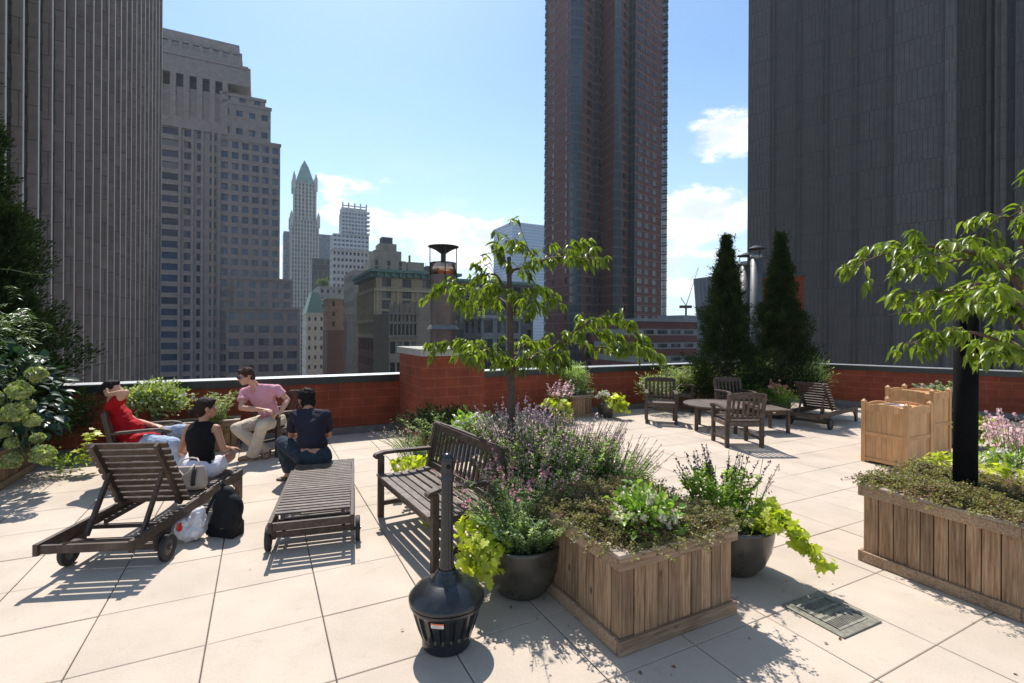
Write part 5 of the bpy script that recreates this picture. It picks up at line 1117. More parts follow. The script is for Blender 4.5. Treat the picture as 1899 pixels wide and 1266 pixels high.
def vine(label, paths, seed, size=.06, dens=55, mat=None, name='trailing_vine', cat='vine', group=None, spread=.05, tm=None):
    NR.seed(seed); t = plant(name, label, cat, paths[0][0], group); F_ = FL(); S_ = MB()
    for pts in paths:
        c = bez(pts, 20); L = np.linalg.norm(np.diff(c, axis=0), axis=1).sum(); S_.tube(c, [.003]*20, 4); m = int(L*dens)+4; u = NR.uniform(.0, .999, m); ii = (u*19).astype(int); P = c[ii]+(c[ii+1]-c[ii])*(u*19-ii)[:, None]+rv(m, spread)*np.array([1, 1, .6])
        d = nrm(c[ii+1]-c[ii]); a = NR.uniform(0, 2*PI, m); hor = np.stack([np.cos(a), np.sin(a), -.2-0*a], 1); F_.add(tm or T_LOB, P+np.array([0, 0, .015]), hor*.7+d*.5+np.array([0, 0, -.35]), np.array([0, 0, 1.])+hor*.35+rv(m, .3), NR.uniform(.6, 1.2, m)*size)
    F_.build('foliage', mat or L_CHA, t); S_.build('stem', M_STEM, t, world=True); return t
def carpet(label, P, du, dv, z, seed, hgt=.16, n=3400, over=.10, skip=None, group=None, twn=260, lm=None):
    """low twiggy cover filling a planter box (P near corner, du along U, dv along V)"""
    NR.seed(seed); u_ = np.array(U); v_ = np.array(V); P = np.array([P[0], P[1], 0.]); t = plant('cotoneaster_cover', label, 'shrub', P+u_*du/2+v_*dv/2+np.array([0, 0, z-.05]), group); F_ = FL(); S_ = MB()
    bump = lambda a, b: .5+.28*math.sin(a*9+seed)+.3*math.sin(b*8+a*5+seed*2)
    for i in range(twn*4):
        a = NR.uniform(-.02, du+.02); b = NR.uniform(-.02, dv+.02); edge = min(a, b, du-a, dv-b)
        if skip and skip(a, b): continue
        ang = NR.uniform(0, 2*PI); L = NR.uniform(.08, .24); dirv = u_*math.cos(ang)+v_*math.sin(ang)
        hz_ = hgt*min(1, .45+edge*3.2)*(.45+.75*bump(a, b))*NR.uniform(.55, 1.1); p0 = P+u_*a+v_*b+np.array([0, 0, z+hz_*.5]); up = NR.uniform(.0, .5) if edge > .06 else NR.uniform(-.1, .3)
        p1 = p0+dirv*L*.6+np.array([0, 0, L*.35*up+.02]); p2 = p0+dirv*L+np.array([0, 0, L*.3*up-.02+hz_*.3]); c = bez([p0, p1, p2], 7)
        S_.tube(c[::2], [.0022, .0016, .0012, .001], 3)
        m = 30; w = NR.uniform(.1, .999, m); ii = (w*6).astype(int); Q_ = c[ii]+(c[ii+1]-c[ii])*(w*6-ii)[:, None]+rv(m, .008); aa = NR.uniform(0, 2*PI, m); hor = np.stack([np.cos(aa), np.sin(aa), .5+0*aa], 1)
        F_.add(T_DIA, Q_, hor+rv(m, .3), np.array([0, 0, 1.])+rv(m, .5), NR.uniform(.010, .019, m), 0 if NR.uniform() < .72 else 1)
    F_.build('foliage', [lm or L_COT, L_COTB], t); S_.build('twig', M_TWIG, t, world=True); return t

# near planter
carpet('low brownish cotoneaster spreading over the near planter', (.625, 2.80), .92, .96, .55, 5, .20, skip=lambda a, b: (a-.34)**2+(b-.20)**2 < .12**2)
NR.seed(31); pc = Vector((.625, 2.80, 0))+U*.33+V*.18
shrub('white_begonia', 'bright green begonia with white flowers in the corner of the near planter', 'plant', (pc.x, pc.y, .67), (.17, .17, .13), 560, T_OV, .050, L_BEG, .3, .5, (F_WHTW, 34, .019, 16), clump=4)
# right planter
carpet('low cotoneaster spreading over the right planter around the black post', (3.27, 3.14), .95, .93, .60, 8, .17)
NR.seed(32)
vine('yellow green vine behind the cotoneaster left of the black post', [[D(1712, 880, 4.35), D(1740, 850, 4.4), D(1770, 848, 4.45)], [D(1725, 870, 4.3), D(1760, 862, 4.3), D(1775, 870, 4.3)]], 4, .075, 130, spread=.05)
vine('yellow green vine right of the black post in the right planter', [[D(1812, 865, 4.3), D(1850, 850, 4.4), D(1890, 855, 4.4)], [D(1815, 880, 4.1), D(1850, 870, 4.1), D(1890, 885, 4.0)]], 5, .065, 110, spread=.05)
shrub('white_begonia', 'white flowered begonia right of the black post', 'plant', tuple(D(1868, 862, 4.2)), (.20, .15, .10), 200, T_OV, .05, L_BEG, .3, .5, (F_WHT, 30, .018, 6), clump=3)
spikes('pink_salvia', 'pink flowered salvia at the right edge beyond the black post', 'plant', tuple(D(1878, 875, 4.45)), (.16, .16), 46, .55, L_MID, F_PINK, .38, .3, fs=.020, fdens=60)
# pots left and right of the near planter
NR.seed(33)
spikes('silver_salvia', 'grey green bushy herb filling the bowl pot beside the near planter', 'plant', (.09, 3.52, .30), (.20, .20), 150, .36, L_SIL, F_WHT, .10, .75, lt=T_OV, ls=.026, dens=110, fs=.006, fdens=20)
spikes('pink_salvia', 'tall pink flowered salvia rising from the bowl pot by the bench', 'plant', (.0, 3.62, .30), (.17, .17), 58, .66, L_SIL, F_HOT, .26, .55, fs=.015, fdens=34, lean=(-.10, .05))
vine('yellow green vine hanging from the bowl pot beside the ash receptacle', [[(-.05, 3.45, .36), (-.20, 3.38, .42), (-.27, 3.30, .30), (-.26, 3.25, .16)], [(-.06, 3.52, .36), (-.22, 3.50, .44), (-.32, 3.42, .34), (-.30, 3.36, .18)], [(-.1, 3.4, .38), (-.22, 3.3, .44), (-.2, 3.2, .36)], [(-.12, 3.5, .38), (-.28, 3.56, .46), (-.36, 3.55, .38)], [(-.02, 3.35, .36), (-.13, 3.22, .38), (-.16, 3.18, .22)]], 6, .062, 150, spread=.035)
spikes('purple_salvia', 'green salvia with dark purple spikes in the right bowl pot', 'plant', (1.66, 3.92, .32), (.19, .15), 38, .60, L_MID, F_PUR, .30, .30, lt=T_OV, ls=.042, dens=95, fs=.014, fdens=50, hv=.25)
shrub('leafy_herb', 'low mid green leaves and white flowers at the rim of the right bowl pot', 'plant', (1.70, 3.82, .42), (.24, .18, .12), 520, T_OV, .036, L_MID, .4, .5, (F_WHT, 10, .014, 6), clump=6)
spikes('pink_salvia', 'small pale pink salvia spike on the right side of the bowl pot', 'plant', (1.93, 3.92, .34), (.05, .05), 6, .48, L_SIL, F_PINK, .34, .3, fs=.016, fdens=60, lean=(.12, 0))
vine('yellow green vine trailing off the right bowl pot to the paving', [[(1.86, 3.72, .40), (1.98, 3.62, .45), (2.08, 3.55, .38), (2.14, 3.50, .27), (2.18, 3.48, .20)], [(1.88, 3.80, .42), (1.98, 3.74, .47), (2.06, 3.68, .42), (2.12, 3.64, .34)], [(1.82, 3.66, .40), (1.95, 3.54, .44), (2.08, 3.46, .34), (2.18, 3.42, .22)], [(1.9, 3.85, .42), (1.98, 3.86, .50), (2.08, 3.80, .48)], [(1.80, 3.62, .40), (1.92, 3.60, .47), (2.02, 3.62, .48)]], 7, .066, 150, spread=.03)
# lavender mass behind the bench
NR.seed(34)
spikes('catmint', 'big cloud of pink and lavender flowered catmint behind the bench', 'plant', (.34, 4.60, .30), (.52, .36), 560, .80, L_SIL, F_PINK, .30, .30, lt=T_OV, ls=.034, dens=100, fs=.014, fdens=24, hv=.28)
spikes('catmint', 'paler lavender catmint thinning out toward the open paving', 'plant', (.92, 4.60, .25), (.26, .24), 150, .62, L_SIL, F_PINK, .34, .42, lt=T_OV, ls=.032, dens=95, fs=.0135, fdens=24, lean=(.10, 0))
spikes('lavender', 'tall thin lavender spikes around the trunk of the small tree', 'plant', (.06, 5.1, .50), (.30, .16), 110, .64, L_SIL, F_LAV, .34, .3, ls=.036, dens=80, fs=.012, fdens=44, hv=.3)
spikes('catmint', 'silvery green catmint between the bench end and the near planter', 'plant', (.22, 4.15, .20), (.30, .20), 210, .66, L_SIL, F_PINK, .26, .4, lt=T_OV, ls=.032, dens=90, fs=.012, fdens=34)
shrub('white_hydrangea', 'white flowered shrub just behind the bench back', 'plant', tuple(D(878, 800, 5.6)), (.22, .2, .16), 320, T_OV, .06, L_BEG, .3, .5, (F_WHT, 40, .022, 8), clump=4)
# pillar foot juniper and bench-left pot
NR.seed(35)
shrub('dwarf_juniper', 'low dark juniper spreading at the foot of the brick pillar', 'shrub', tuple(D(832, 792, 6.5)), (.62, .40, .20), 5200, T_NEE, .06, L_CON, .3, .7, None, clump=40, shell=.2)
spikes('silver_salvia', 'silvery plant with pale pink tips left of the bench in front of the pillar', 'plant', (-1.12, 6.0, .28), (.24, .20), 90, .40, L_SIL, F_PINK, .22, .7, ls=.032, dens=90, fs=.012, fdens=30, lean=(-.25, 0))
spikes('pampas_tuft', 'arching pale conifer sprays against the foot of the pillar', 'plant', (-.86, 6.25, .30), (.1, .1), 26, .55, L_SIL, None, .1, .9, ls=.05, dens=120)
vine('yellow green vine spilling over the left end of the bench', [[(-1.0, 5.55, .36), (-1.12, 5.40, .42), (-1.15, 5.25, .36)], [(-.9, 5.5, .38), (-.95, 5.35, .42), (-1.0, 5.25, .34)], [(-1.1, 5.6, .36), (-1.25, 5.5, .38), (-1.3, 5.4, .30)]], 9, .062, 120, spread=.035)
vine('yellow green vine tips lying on the paving under the bench', [[(-.85, 5.0, .14), (-.80, 4.75, .06), (-.78, 4.55, .04)], [(-.8, 5.0, .1), (-.7, 4.85, .05), (-.66, 4.7, .04)]], 10, .055, 90, spread=.025)
# back group
NR.seed(36)
pb = Vector((1.30, 10.47, 0))+U*.25+V*.25
shrub('leafy_bush', 'rounded light green bush in the small pale planter box', 'shrub', (pb.x-.02, pb.y, .78), (.29, .26, .30), 2600, T_LAN, .06, L_SIL, .5, .5, None, clump=10)
shrub('white_begonia', 'white flowers along the lip of the small pale planter box', 'plant', (pb.x+.10, pb.y-.12, .52), (.24, .16, .08), 260, T_OV, .05, L_BEG, .3, .5, (F_WHT, 22, .024, 5), clump=3)
spikes('purple_salvia', 'dark purple flower spikes above the light green bush at the parapet', 'plant', (pb.x, pb.y+.1, .70), (.26, .1), 20, .46, L_MID, F_PUR, .40, .2, fs=.022, fdens=50)
spikes('pink_salvia', 'pale pink flower spikes left of the small pale planter box', 'plant', (.98, 10.2, .28), (.16, .14), 32, .60, L_SIL, F_PINK, .42, .35, fs=.026, fdens=46)
vine('yellow green vine hanging from the pot left of the small pale planter box', [[(1.0, 10.05, .32), (.92, 9.9, .40), (.88, 9.8, .26), (.90, 9.76, .08)], [(1.05, 10.0, .34), (1.08, 9.85, .42), (1.1, 9.75, .26), (1.1, 9.72, .1)], [(.9, 10.1, .34), (.78, 10.0, .42), (.70, 9.95, .34)], [(1, 10, .3), (1, 9.85, .4), (1, 9.78, .2)]], 12, .10, 90, spread=.05)
vine('yellow green vine on the pot right of the small pale planter box', [[(2.08, 10.5, .34), (2.2, 10.4, .46), (2.32, 10.35, .36), (2.36, 10.3, .18)], [(2.1, 10.55, .36), (2.25, 10.5, .48), (2.38, 10.45, .40)], [(2.05, 10.4, .34), (2.18, 10.3, .30), (2.25, 10.25, .12)]], 13, .09, 90, spread=.05)
shrub('white_begonia', 'white flowers in the pot right of the small pale planter box', 'plant', (1.95, 10.5, .42), (.12, .1, .12), 60, T_OV, .05, L_BEG, .3, .5, (F_WHT, 22, .026, 5), clump=3)
# behind the teak chairs
NR.seed(37)
shrub('variegated_shrub', 'pale variegated shrub behind the left teak chair', 'shrub', tuple(D(1222, 722, 11.2)), (.42, .2, .26), 900, T_LAN, .10, L_VAR, .5, .5, (F_WHT, 16, .03, 5), clump=8)
spikes('ribbon_grass', 'tall white striped grass left of the first pointed conifer', 'grass', (4.05, 11.75, .42), (.22, .15), 70, .72, L_VAR, None, .1, .7, ls=.09, dens=60)
shrub('variegated_shrub', 'bushy cream and green shrub at the foot of the first pointed conifer', 'shrub', tuple(D(1300, 705, 11.5)), (.30, .2, .26), 800, T_LAN, .08, L_VAR, .5, .5, None, clump=8)
shrub('pink_impatiens', 'pink and white flowers seen through the back of the teak chair behind the table', 'plant', tuple(D(1360, 722, 11.2)), (.36, .2, .22), 700, T_OV, .06, L_MID, .4, .5, (F_HOT, 30, .03, 5), clump=6)
shrub('feathery_bush', 'dark feathery bush between the two pointed conifers', 'shrub', tuple(D(1400, 700, 11.3)), (.42, .25, .42), 3800, T_NEE, .06, L_SIL, .7, .5, (F_WHT, 14, .03, 4), clump=20)
shrub('bright_fern', 'bright green ferny clump left of the far sun lounger', 'plant', tuple(D(1400, 740, 10.9)), (.28, .2, .26), 2200, T_LAN, .065, leafm('bright_fern_leaf', (.10, .19, .02), (.15, .27, .03), None, .4), .3, .6, None, clump=16)
spikes('coral_lily', 'coral pink lilies in the pot left of the far sun lounger', 'plant', (5.70, 10.6, .32), (.16, .14), 26, .46, L_MID, F_COR, .26, .5, fs=.035, fdens=40, lt=T_LAN, ls=.12, dens=40)
shrub('leafy_herb', 'green leaves around the coral lilies by the far sun lounger', 'plant', (5.78, 10.35, .34), (.30, .2, .24), 600, T_LAN, .08, L_MID, .4, .6, None, clump=8)
shrub('grey_leaved_bush', 'stiff grey green bush behind the raised back of the far sun lounger', 'shrub', tuple(D(1503, 700, 11.3)), (.34, .25, .34), 900, T_LAN, .11, L_SIL, .9, .35, None, clump=8)
# behind the bins, beyond the post
NR.seed(38)
spikes('silver_shrub', 'silvery shrub in the tall pot behind the bins', 'shrub', (7.32, 8.35, .56), (.16, .16), 90, .46, leafm('silver_leaf', (.22, .28, .19), (.30, .36, .25), None, .3), None, .1, .5, lt=T_OV, ls=.05, dens=110)
vine('yellow green vine in the dark bowl pot against the right parapet', [[(7.25, 7.95, .30), (7.4, 7.8, .42), (7.5, 7.7, .26), (7.52, 7.66, .06)], [(7.3, 7.9, .34), (7.52, 7.85, .46), (7.65, 7.8, .34), (7.68, 7.76, .12)], [(7.2, 7.95, .34), (7.2, 7.8, .46), (7.3, 7.72, .42)], [(7.3, 8.0, .34), (7.5, 8.0, .48), (7.6, 7.9, .44)]], 14, .085, 100, spread=.05)
spikes('pink_salvia', 'tiny pale pink flower showing over the top of the bins', 'plant', tuple(D(1696, 740, 8.6)), (.03, .03), 3, .28, L_SIL, F_PINK, .3, .2, fs=.03)
# left wall planting
NR.seed(39)
shrub('variegated_shrub', 'rounded cream and green shrub behind the man in the red shirt', 'shrub', tuple(D(290, 748, 7.15)), (.42, .26, .26), 3000, T_OV, .05, L_VAR, .4, .5, (F_WHT, 40, .02, 6), clump=8)
spikes('ribbon_grass', 'striped pale spiky plant between the woman and the man in pink', 'grass', (-4.42, 7.35, .42), (.10, .08), 26, .52, L_VAR, None, .1, .55, ls=.075, dens=80)
shrub('leafy_herb', 'green leaves low against the parapet beside the man in pink', 'plant', tuple(D(392, 800, 7.45)), (.16, .12, .2), 260, T_OV, .06, L_MID, .4, .5, None, clump=5)
vine('yellow green leaves behind the chair of the man in red', [[D(165, 850, 6.3), D(168, 820, 6.3), D(172, 800, 6.35)], [D(160, 850, 6.2), D(158, 830, 6.2), D(165, 815, 6.25)]], 15, .085, 70, spread=.05)
shrub('leafy_herb', 'small green seedlings on the paving behind the raised lounger', 'plant', tuple(D(128, 858, 6.2)), (.22, .1, .05), 120, T_OV, .05, L_MID, .4, .5, None, clump=4)
# hydrangea
def hydrangea():
    NR.seed(40); c = np.array([-5.62, 5.55, .95]); t = plant('hydrangea_bush', 'hydrangea bush with big dark leaves and pale green flower heads at the left edge', 'shrub', (-5.62, 5.55, .4)); F_ = FL()
    k = 360; q = nrm(rv(k)); q[:, 2] = np.where(q[:, 2] < -.6, -q[:, 2], q[:, 2]); P = c+q*np.array([.50, .42, .62])*NR.uniform(.55, 1.05, (k, 1)); F_.add(T_OV, P, q*.8+np.array([0, 0, -.25])+rv(k, .35), q*.5+np.array([0, 0, 1.])+rv(k, .3), NR.uniform(.09, .16, k)); F_.build('foliage', L_DK, t)
    S_ = MB()
    for (x, y, r) in ((68, 694, 15), (36, 724, 19), (28, 765, 21), (60, 780, 13), (8, 800, 14), (22, 822, 11), (80, 842, 19), (70, 812, 12), (22, 855, 17), (4, 770, 12), (-20, 740, 18), (50, 752, 12)):
        d = 5.15+NR.uniform(-.12, .12); h = np.array(D(x, y, d)); rr = r/F*d*.9; m = 420; n = nrm(rv(m)); n[:, 1] -= .15; G_ = FL(); sz = np.array([1, 1, .88])*(1+.16*np.sin(n*4.1+x)+.1*np.sin(n[:, ::-1]*7.3+y))
        G_.add(T_FLW, h+nrm(n)*rr*sz*NR.uniform(.78, 1.04, (m, 1)), rv(m), nrm(n)+rv(m, .25), NR.uniform(.016, .028, m)*1.0); G_.build('flower_head', F_HYD, t); S_.tube([c+(h-c)*.2-np.array([0, 0, .2]), (c+h)/2+np.array([0, 0, .05]), h], [.008, .005, .004], 5)
    for i in range(20): S_.tube([np.array([-5.6, 5.6, .4])+rv(1, .08)[0]*np.array([1, 1, 0]), P[i*7]*.5+c*.5, P[i*7]], [.009, .006, .004], 5)
    S_.build('stem', M_STEM, t, world=True)
hydrangea()
# wisteria-like climber at the left edge
def climber():
    NR.seed(41); t = plant('leafy_climber', 'climber with feathery pinnate leaves and one long bare tendril at the left edge', 'vine', D(20, 690, 5.0)); F_ = FL(); S_ = MB()
    for i in range(85):
        x = NR.uniform(-60, 78); y = NR.uniform(515, 700); 
        if x > 20 and y < 545+x*.5: continue
        p = np.array(D(x, y, 5.3+NR.uniform(-.3, .35))); L = NR.uniform(.16, .30); a = NR.uniform(-.9, .9); d = nrm(np.array([math.sin(a)+.35, -.5+NR.uniform(-.4, .3), NR.uniform(-.75, .15)])); c = bez([p, p+d*L*.5+np.array([0, 0, .02]), p+d*L+np.array([0, 0, -.05])], 9); S_.tube(c[::2], .0018, 3); side = nrm(np.cross(d, [0, 0, 1]))
        for k in range(2, 9):
            for s in (-1, 1): F_.add(T_LAN, [c[k]], [side*s+d*.5+rv(1, .12)[0]], [np.array([0, 0, 1.])+rv(1, .2)[0]], [.07*NR.uniform(.8, 1.2)])
    c = bez([D(-10, 498, 5.0), D(20, 500, 5.0), D(60, 508, 5.0), D(85, 508, 5.05), D(110, 508, 5.1), D(138, 500, 5.15), D(142, 506, 5.15)], 30); S_.tube(c, [.0035]*22+[.002]*8, 4)
    for k in (4, 9, 12, 16): m = 5; F_.add(T_LAN, np.repeat(c[k:k+1], m, 0), rv(m), np.array([0, 0, 1.])+rv(m, .3), [.05]*m)
    F_.build('foliage', leafm('climber_leaf', (.03, .07, .015), (.06, .12, .022), (.12, .20, .04), .3, .35, .5), t); S_.build('stem', M_STEM, t, world=True)
climber()
# far roof tree
NR.seed(42)
shrub('roof_garden_tree', 'tiny round roof garden tree on the pale grey block below the towers', 'tree', tuple(D(599, 527, 243)), (2.6, 2.6, 2.2), 900, T_OV, .7, leafm('roof_tree_leaf', (.07, .11, .03), (.12, .16, .05), None, .2), .4, .6, None, clump=6)

def litter():
    NR.seed(50); t = plant('fallen_leaves', 'scattered dry leaves and bits on the paving', 'leaves', (0, 3, 0)); F_ = FL(); n = 90
    P = np.stack([NR.uniform(-4, 5, n), NR.uniform(2.3, 8.5, n), NR.uniform(.003, .006, n)], 1); a = NR.uniform(0, 2*PI, n); near = np.array([(.55, 2.75), (1.5, 3.2), (3.3, 3.0), (.2, 3.3), (2.0, 3.5), (-.4, 3.2)])
    for i in range(0, n, 2): P[i, :2] = near[NR.randint(len(near))]+NR.normal(0, .22, 2)
    ok = [not (0 < (p[0]-.625)*U.x+(p[1]-2.8)*U.y < .93 and 0 < (p[0]-.625)*V.x+(p[1]-2.8)*V.y < .97) for p in P]; P = P[ok]; a = a[ok]; n = len(P)
    F_.add(T_OV, P, np.stack([np.cos(a), np.sin(a), np.full(n, .12)], 1), np.tile([0, 0, 1.], (n, 1))+rv(n, .25), NR.uniform(.008, .028, n)); o = F_.build('leaves', leafm('dry_leaf', (.12, .06, .025), (.22, .12, .05), (.34, .25, .08), .1), t); C.objects.unlink(o); o.parent = None; bpy.data.objects.remove(t); o.location = (0, 3, 0); C.objects.link(o); o.name = 'fallen_leaves'; o['kind'] = 'stuff'; o['label'] = 'scattered dry leaves and bits on the paving'
litter()
# ================================================================ people
def skin(name, c):
    t = NT(name); n = t.noise(t.coord(), 12, 4); t.fin(t.mul(tuple(c), t.rng(n, .3, .7, .9, 1.1)), .5, 0, .35); t.b.inputs['Subsurface Weight'].default_value = .12; t.b.inputs['Subsurface Radius'].default_value = (.012, .005, .003); t.b.inputs['Subsurface Scale'].default_value = 1; return t.m
def capsule(mb, p, q, a, b, n=14):
    mb.cyl(p, q, a, b, n); mb.sph(p, a*.999, n); mb.sph(q, b*.999, n)
def frame(fwd, up=UP):
    f = Vector(fwd).normalized(); s = f.cross(Vector(up)).normalized(); u = s.cross(f); return Matrix((s, f, u)).transposed()    # x right, y forward, z up
def hand(mb, wrist, fwd, palm_n, curl=.6, side=1, sc=1.):
    """palm with four unequal bent fingers and a thumb; palm_n points out of the palm"""
    f = Vector(fwd).normalized(); n = Vector(palm_n); n = (n-f*n.dot(f)).normalized(); s = f.cross(n)*side; w = Vector(wrist)
    M = Matrix((s, f, n)).transposed(); mb.sph(w+f*.045*sc, (.041*sc, .052*sc, .017*sc), 12, M=M); capsule(mb, w-f*.012, w+f*.03*sc, .025*sc, .022*sc, 10)
    for i, (o, L) in enumerate(((-.029, .064), (-.010, .075), (.010, .071), (.028, .056))):
        p = w+(f*.082+s*o)*sc; a = 0; d = f+s*o*2.5; d.normalize()
        for k, (fr, r) in enumerate(((.44, .0092), (.32, .0085), (.24, .0076))):
            a += curl*(.55, .75, .55)[k]; dd = d*math.cos(a)+n*math.sin(a); q = p+dd*L*fr*sc*1.15; capsule(mb, p, q, r*sc, r*.92*sc, 8); p = q
    p = w+(f*.022-s*.030)*sc; d1 = (f*.62-s*.72+n*.35).normalized(); q = p+d1*.036*sc; capsule(mb, p, q, .0125*sc, .0105*sc, 8); d2 = (f*.85-s*.28+n*.4).normalized(); capsule(mb, q, q+d2*.030*sc, .0105*sc, .0088*sc, 8)
def head(mb, c, fwd, up, hs=1.):
    M = frame(fwd, up); f = M.col[1]; s = M.col[0]; u = M.col[2]; c = Vector(c)
    P = lambda x, y, z: c+(s*x+f*y+u*z)*hs
    mb.sph(P(0, -.012, .030), tuple(k*hs for k in (.074, .092, .084)), 20, M=M); mb.sph(P(0, .020, -.025), tuple(k*hs for k in (.060, .070, .078)), 18, M=M); mb.sph(P(0, .050, -.078), tuple(k*hs for k in (.032, .030, .026)), 12, M=M)
    mb.sph(P(0, .058, .028), tuple(k*hs for k in (.058, .028, .020)), 12, M=M)
    capsule(mb, P(0, .082, .012), P(0, .106, -.022), .0085*hs, .0135*hs, 8); mb.sph(P(0, .083, -.052), tuple(k*hs for k in (.024, .012, .008)), 10, M=M); mb.sph(P(0, .080, -.063), tuple(k*hs for k in (.021, .011, .007)), 10, M=M)
    for e in (-1, 1): mb.sph(P(e*.076, -.006, -.004), tuple(k*hs for k in (.010, .020, .031)), 10, M=M); mb.sph(P(e*.036, .055, -.022), tuple(k*hs for k in (.024, .024, .026)), 10, M=M)
    return M, P
def face(root, M, P, hs, lips=(.30, .11, .09)):
    ew = flat('eye_white', (.6, .58, .55), .3, 0, .02); ed = flat('eye_dark', (.02, .012, .01), .2, 0, .02)
    for e in (-1, 1):
        m = MB(); m.sph(P(e*.031, .080, .008), .0105*hs, 10, mi=0); m.sph(P(e*.031, .0875, .008), .0052*hs, 8, mi=1); m.build('eye', [ew, ed], root, True, world=True)
    m = MB(); m.sph(P(0, .0915, -.057), (.019*hs, .006*hs, .0065*hs), 10, M=M); m.build('lips', flat('lip_tone', lips, .5, 0, .05), root, True, world=True)
def torso(mb, pelvis, chest, neck, shl, shr, k=1., grow=0., low=True):
    pelvis, chest, neck, shl, shr = map(Vector, (pelvis, chest, neck, shl, shr)); s = (shr-shl).normalized(); ax = (chest-pelvis).normalized(); f = s.cross(ax).normalized(); M = Matrix((s, f, s.cross(f)*-1)).transposed() if False else Matrix((s, -f, ax)).transposed()
    g = grow
    if low: mb.sph(pelvis, ((.165*k+g), (.115*k+g), (.11*k+g)), 18, M=M)
    w = pelvis.lerp(chest, .42); mb.sph(w, ((.138*k+g), (.098*k+g), .13), 18, M=M); w = pelvis.lerp(chest, .72); mb.sph(w, ((.150*k+g), (.105*k+g), .13), 18, M=M)
    mb.sph(chest, ((.165*k+g), (.115*k+g), (.145+g)), 18, M=M); up_ = chest.lerp((shl+shr)/2, .7); mb.sph(up_, ((.17*k+g), (.095*k+g), (.10+g)), 18, M=M)
    for sh in (shl, shr): capsule(mb, chest.lerp(sh, .55), sh, .075*k+g, .058*k+g); capsule(mb, neck.lerp(chest, .2), sh, .045*k+g, .052*k+g)
def person(label, J, col, hs=1., k=1., cur=(.6, .6), curp=None, vox=.0065):
    """J: joints. col: dict of materials"""
    J = {a: Vector(b) for a, b in J.items()}; base = Vector((J['pelvis'].x, J['pelvis'].y, 0)); t = empty('person', base, label, 'person'); b = MB()
    torso(b, J['pelvis'], J['chest'], J['neck'], J['shl'], J['shr'], k*.96, -.004); capsule(b, J['neck']+(J['chest']-J['neck'])*.2, J['head']+(J['neck']-J['head'])*.35, .056*k, .052*k)
    M, P = head(b, J['head'], J['face'], J.get('hup', UP), hs)
    for s in 'lr':
        capsule(b, J['sh'+s], J['el'+s], .047*k, .039*k); e = J['el'+s]; w = J['wr'+s]; capsule(b, e, e.lerp(w, .35), .038*k, .041*k); capsule(b, e.lerp(w, .35), w, .041*k, .026*k)
        hf = J['hf'+s] if 'hf'+s in J else (w-e); hand(b, w, hf, J['pn'+s], cur[0] if s == 'l' else cur[1], 1 if s == 'r' else -1, k)
        h, kn, an = J['hp'+s], J['kn'+s], J['an'+s]; capsule(b, h, kn, .082*k, .056*k); mid = kn.lerp(an, .35)+(kn-h).normalized()*-.012; capsule(b, kn, mid, .054*k, .056*k); capsule(b, mid, an, .055*k, .035*k)
        fd = J['ft'+s]-an; toe = J['ft'+s]; capsule(b, an, an.lerp(toe, .5)+Vector((0, 0, -.035)), .034*k, .030*k); capsule(b, an+Vector((0, 0, -.05)) if fd.z < -.0 else an, toe, .032*k, .026*k)
    body = remesh(b, 'body', col['skin'], t, vox, 5); face(t, M, P, hs, col.get('lips', (.30, .11, .09)))
    return t, J, M, P
def sleeve_end(a, b, f): return Vector(a).lerp(Vector(b), f)
def wrinkle(o, st=.020, sc=.07):
    tx = bpy.data.textures.new('folds', 'CLOUDS'); tx.noise_scale = sc; d = o.modifiers.new('folds', 'DISPLACE'); d.texture = tx; d.strength = st; d.mid_level = .5; return o
def top(t, J, mat, name='shirt', k=1., g=.012, sl=.62, sleeves='lr', low=False, hem=None):
    m = MB(); torso(m, J['pelvis'] if hem is None else J['pelvis'].lerp(J['chest'], hem), J['chest'], J['neck'], J['shl'], J['shr'], k, g, True)
    for s in sleeves:
        e = sleeve_end(J['sh'+s], J['el'+s], sl); m.cyl(J['sh'+s], e, .060*k+g*.5, .056*k+g, 18); m.sph(J['sh'+s], .062*k+g*.5, 14)
    return wrinkle(remesh(m, name, mat, t, .0075, 4))
def legs(t, J, mat, name='trousers', k=1., g=.014, upto=1., flare=.0, drop=0.):
    m = MB(); m.sph(J['pelvis']-UP*drop, (.165*k+g, .125*k+g, .10*k+g), 18, M=frame(J['knl']+J['knr']-J['hpl']-J['hpr'])); 
    for s in 'lr':
        h, kn, an = J['hp'+s], J['kn'+s], J['an'+s]; capsule(m, J['pelvis'], h, .10*k, .092*k+g)
        if upto < 1: m.cyl(h, h.lerp(kn, upto), .092*k+g, .078*k+g, 18)
        else:
            capsule(m, h, kn, .090*k+g, .066*k+g); capsule(m, kn, kn.lerp(an, .4), .066*k+g, .064*k+g); m.cyl(kn.lerp(an, .4), kn.lerp(an, .97), .064*k+g, .058*k+g+flare, 18)
    return wrinkle(remesh(m, name, mat, t, .0075, 4), .030 if upto == 1 else .016, .09)
def hairm(name, c):
    t = NT(name); v = t.coord((1, 1, .35)); n = t.noise(v, 70, 4, .7); t.fin(t.mul(tuple(c), t.rng(n, .3, .7, .5, 1.6)), .62, 0, .15); t.bump(n, .9, .012); return t.m
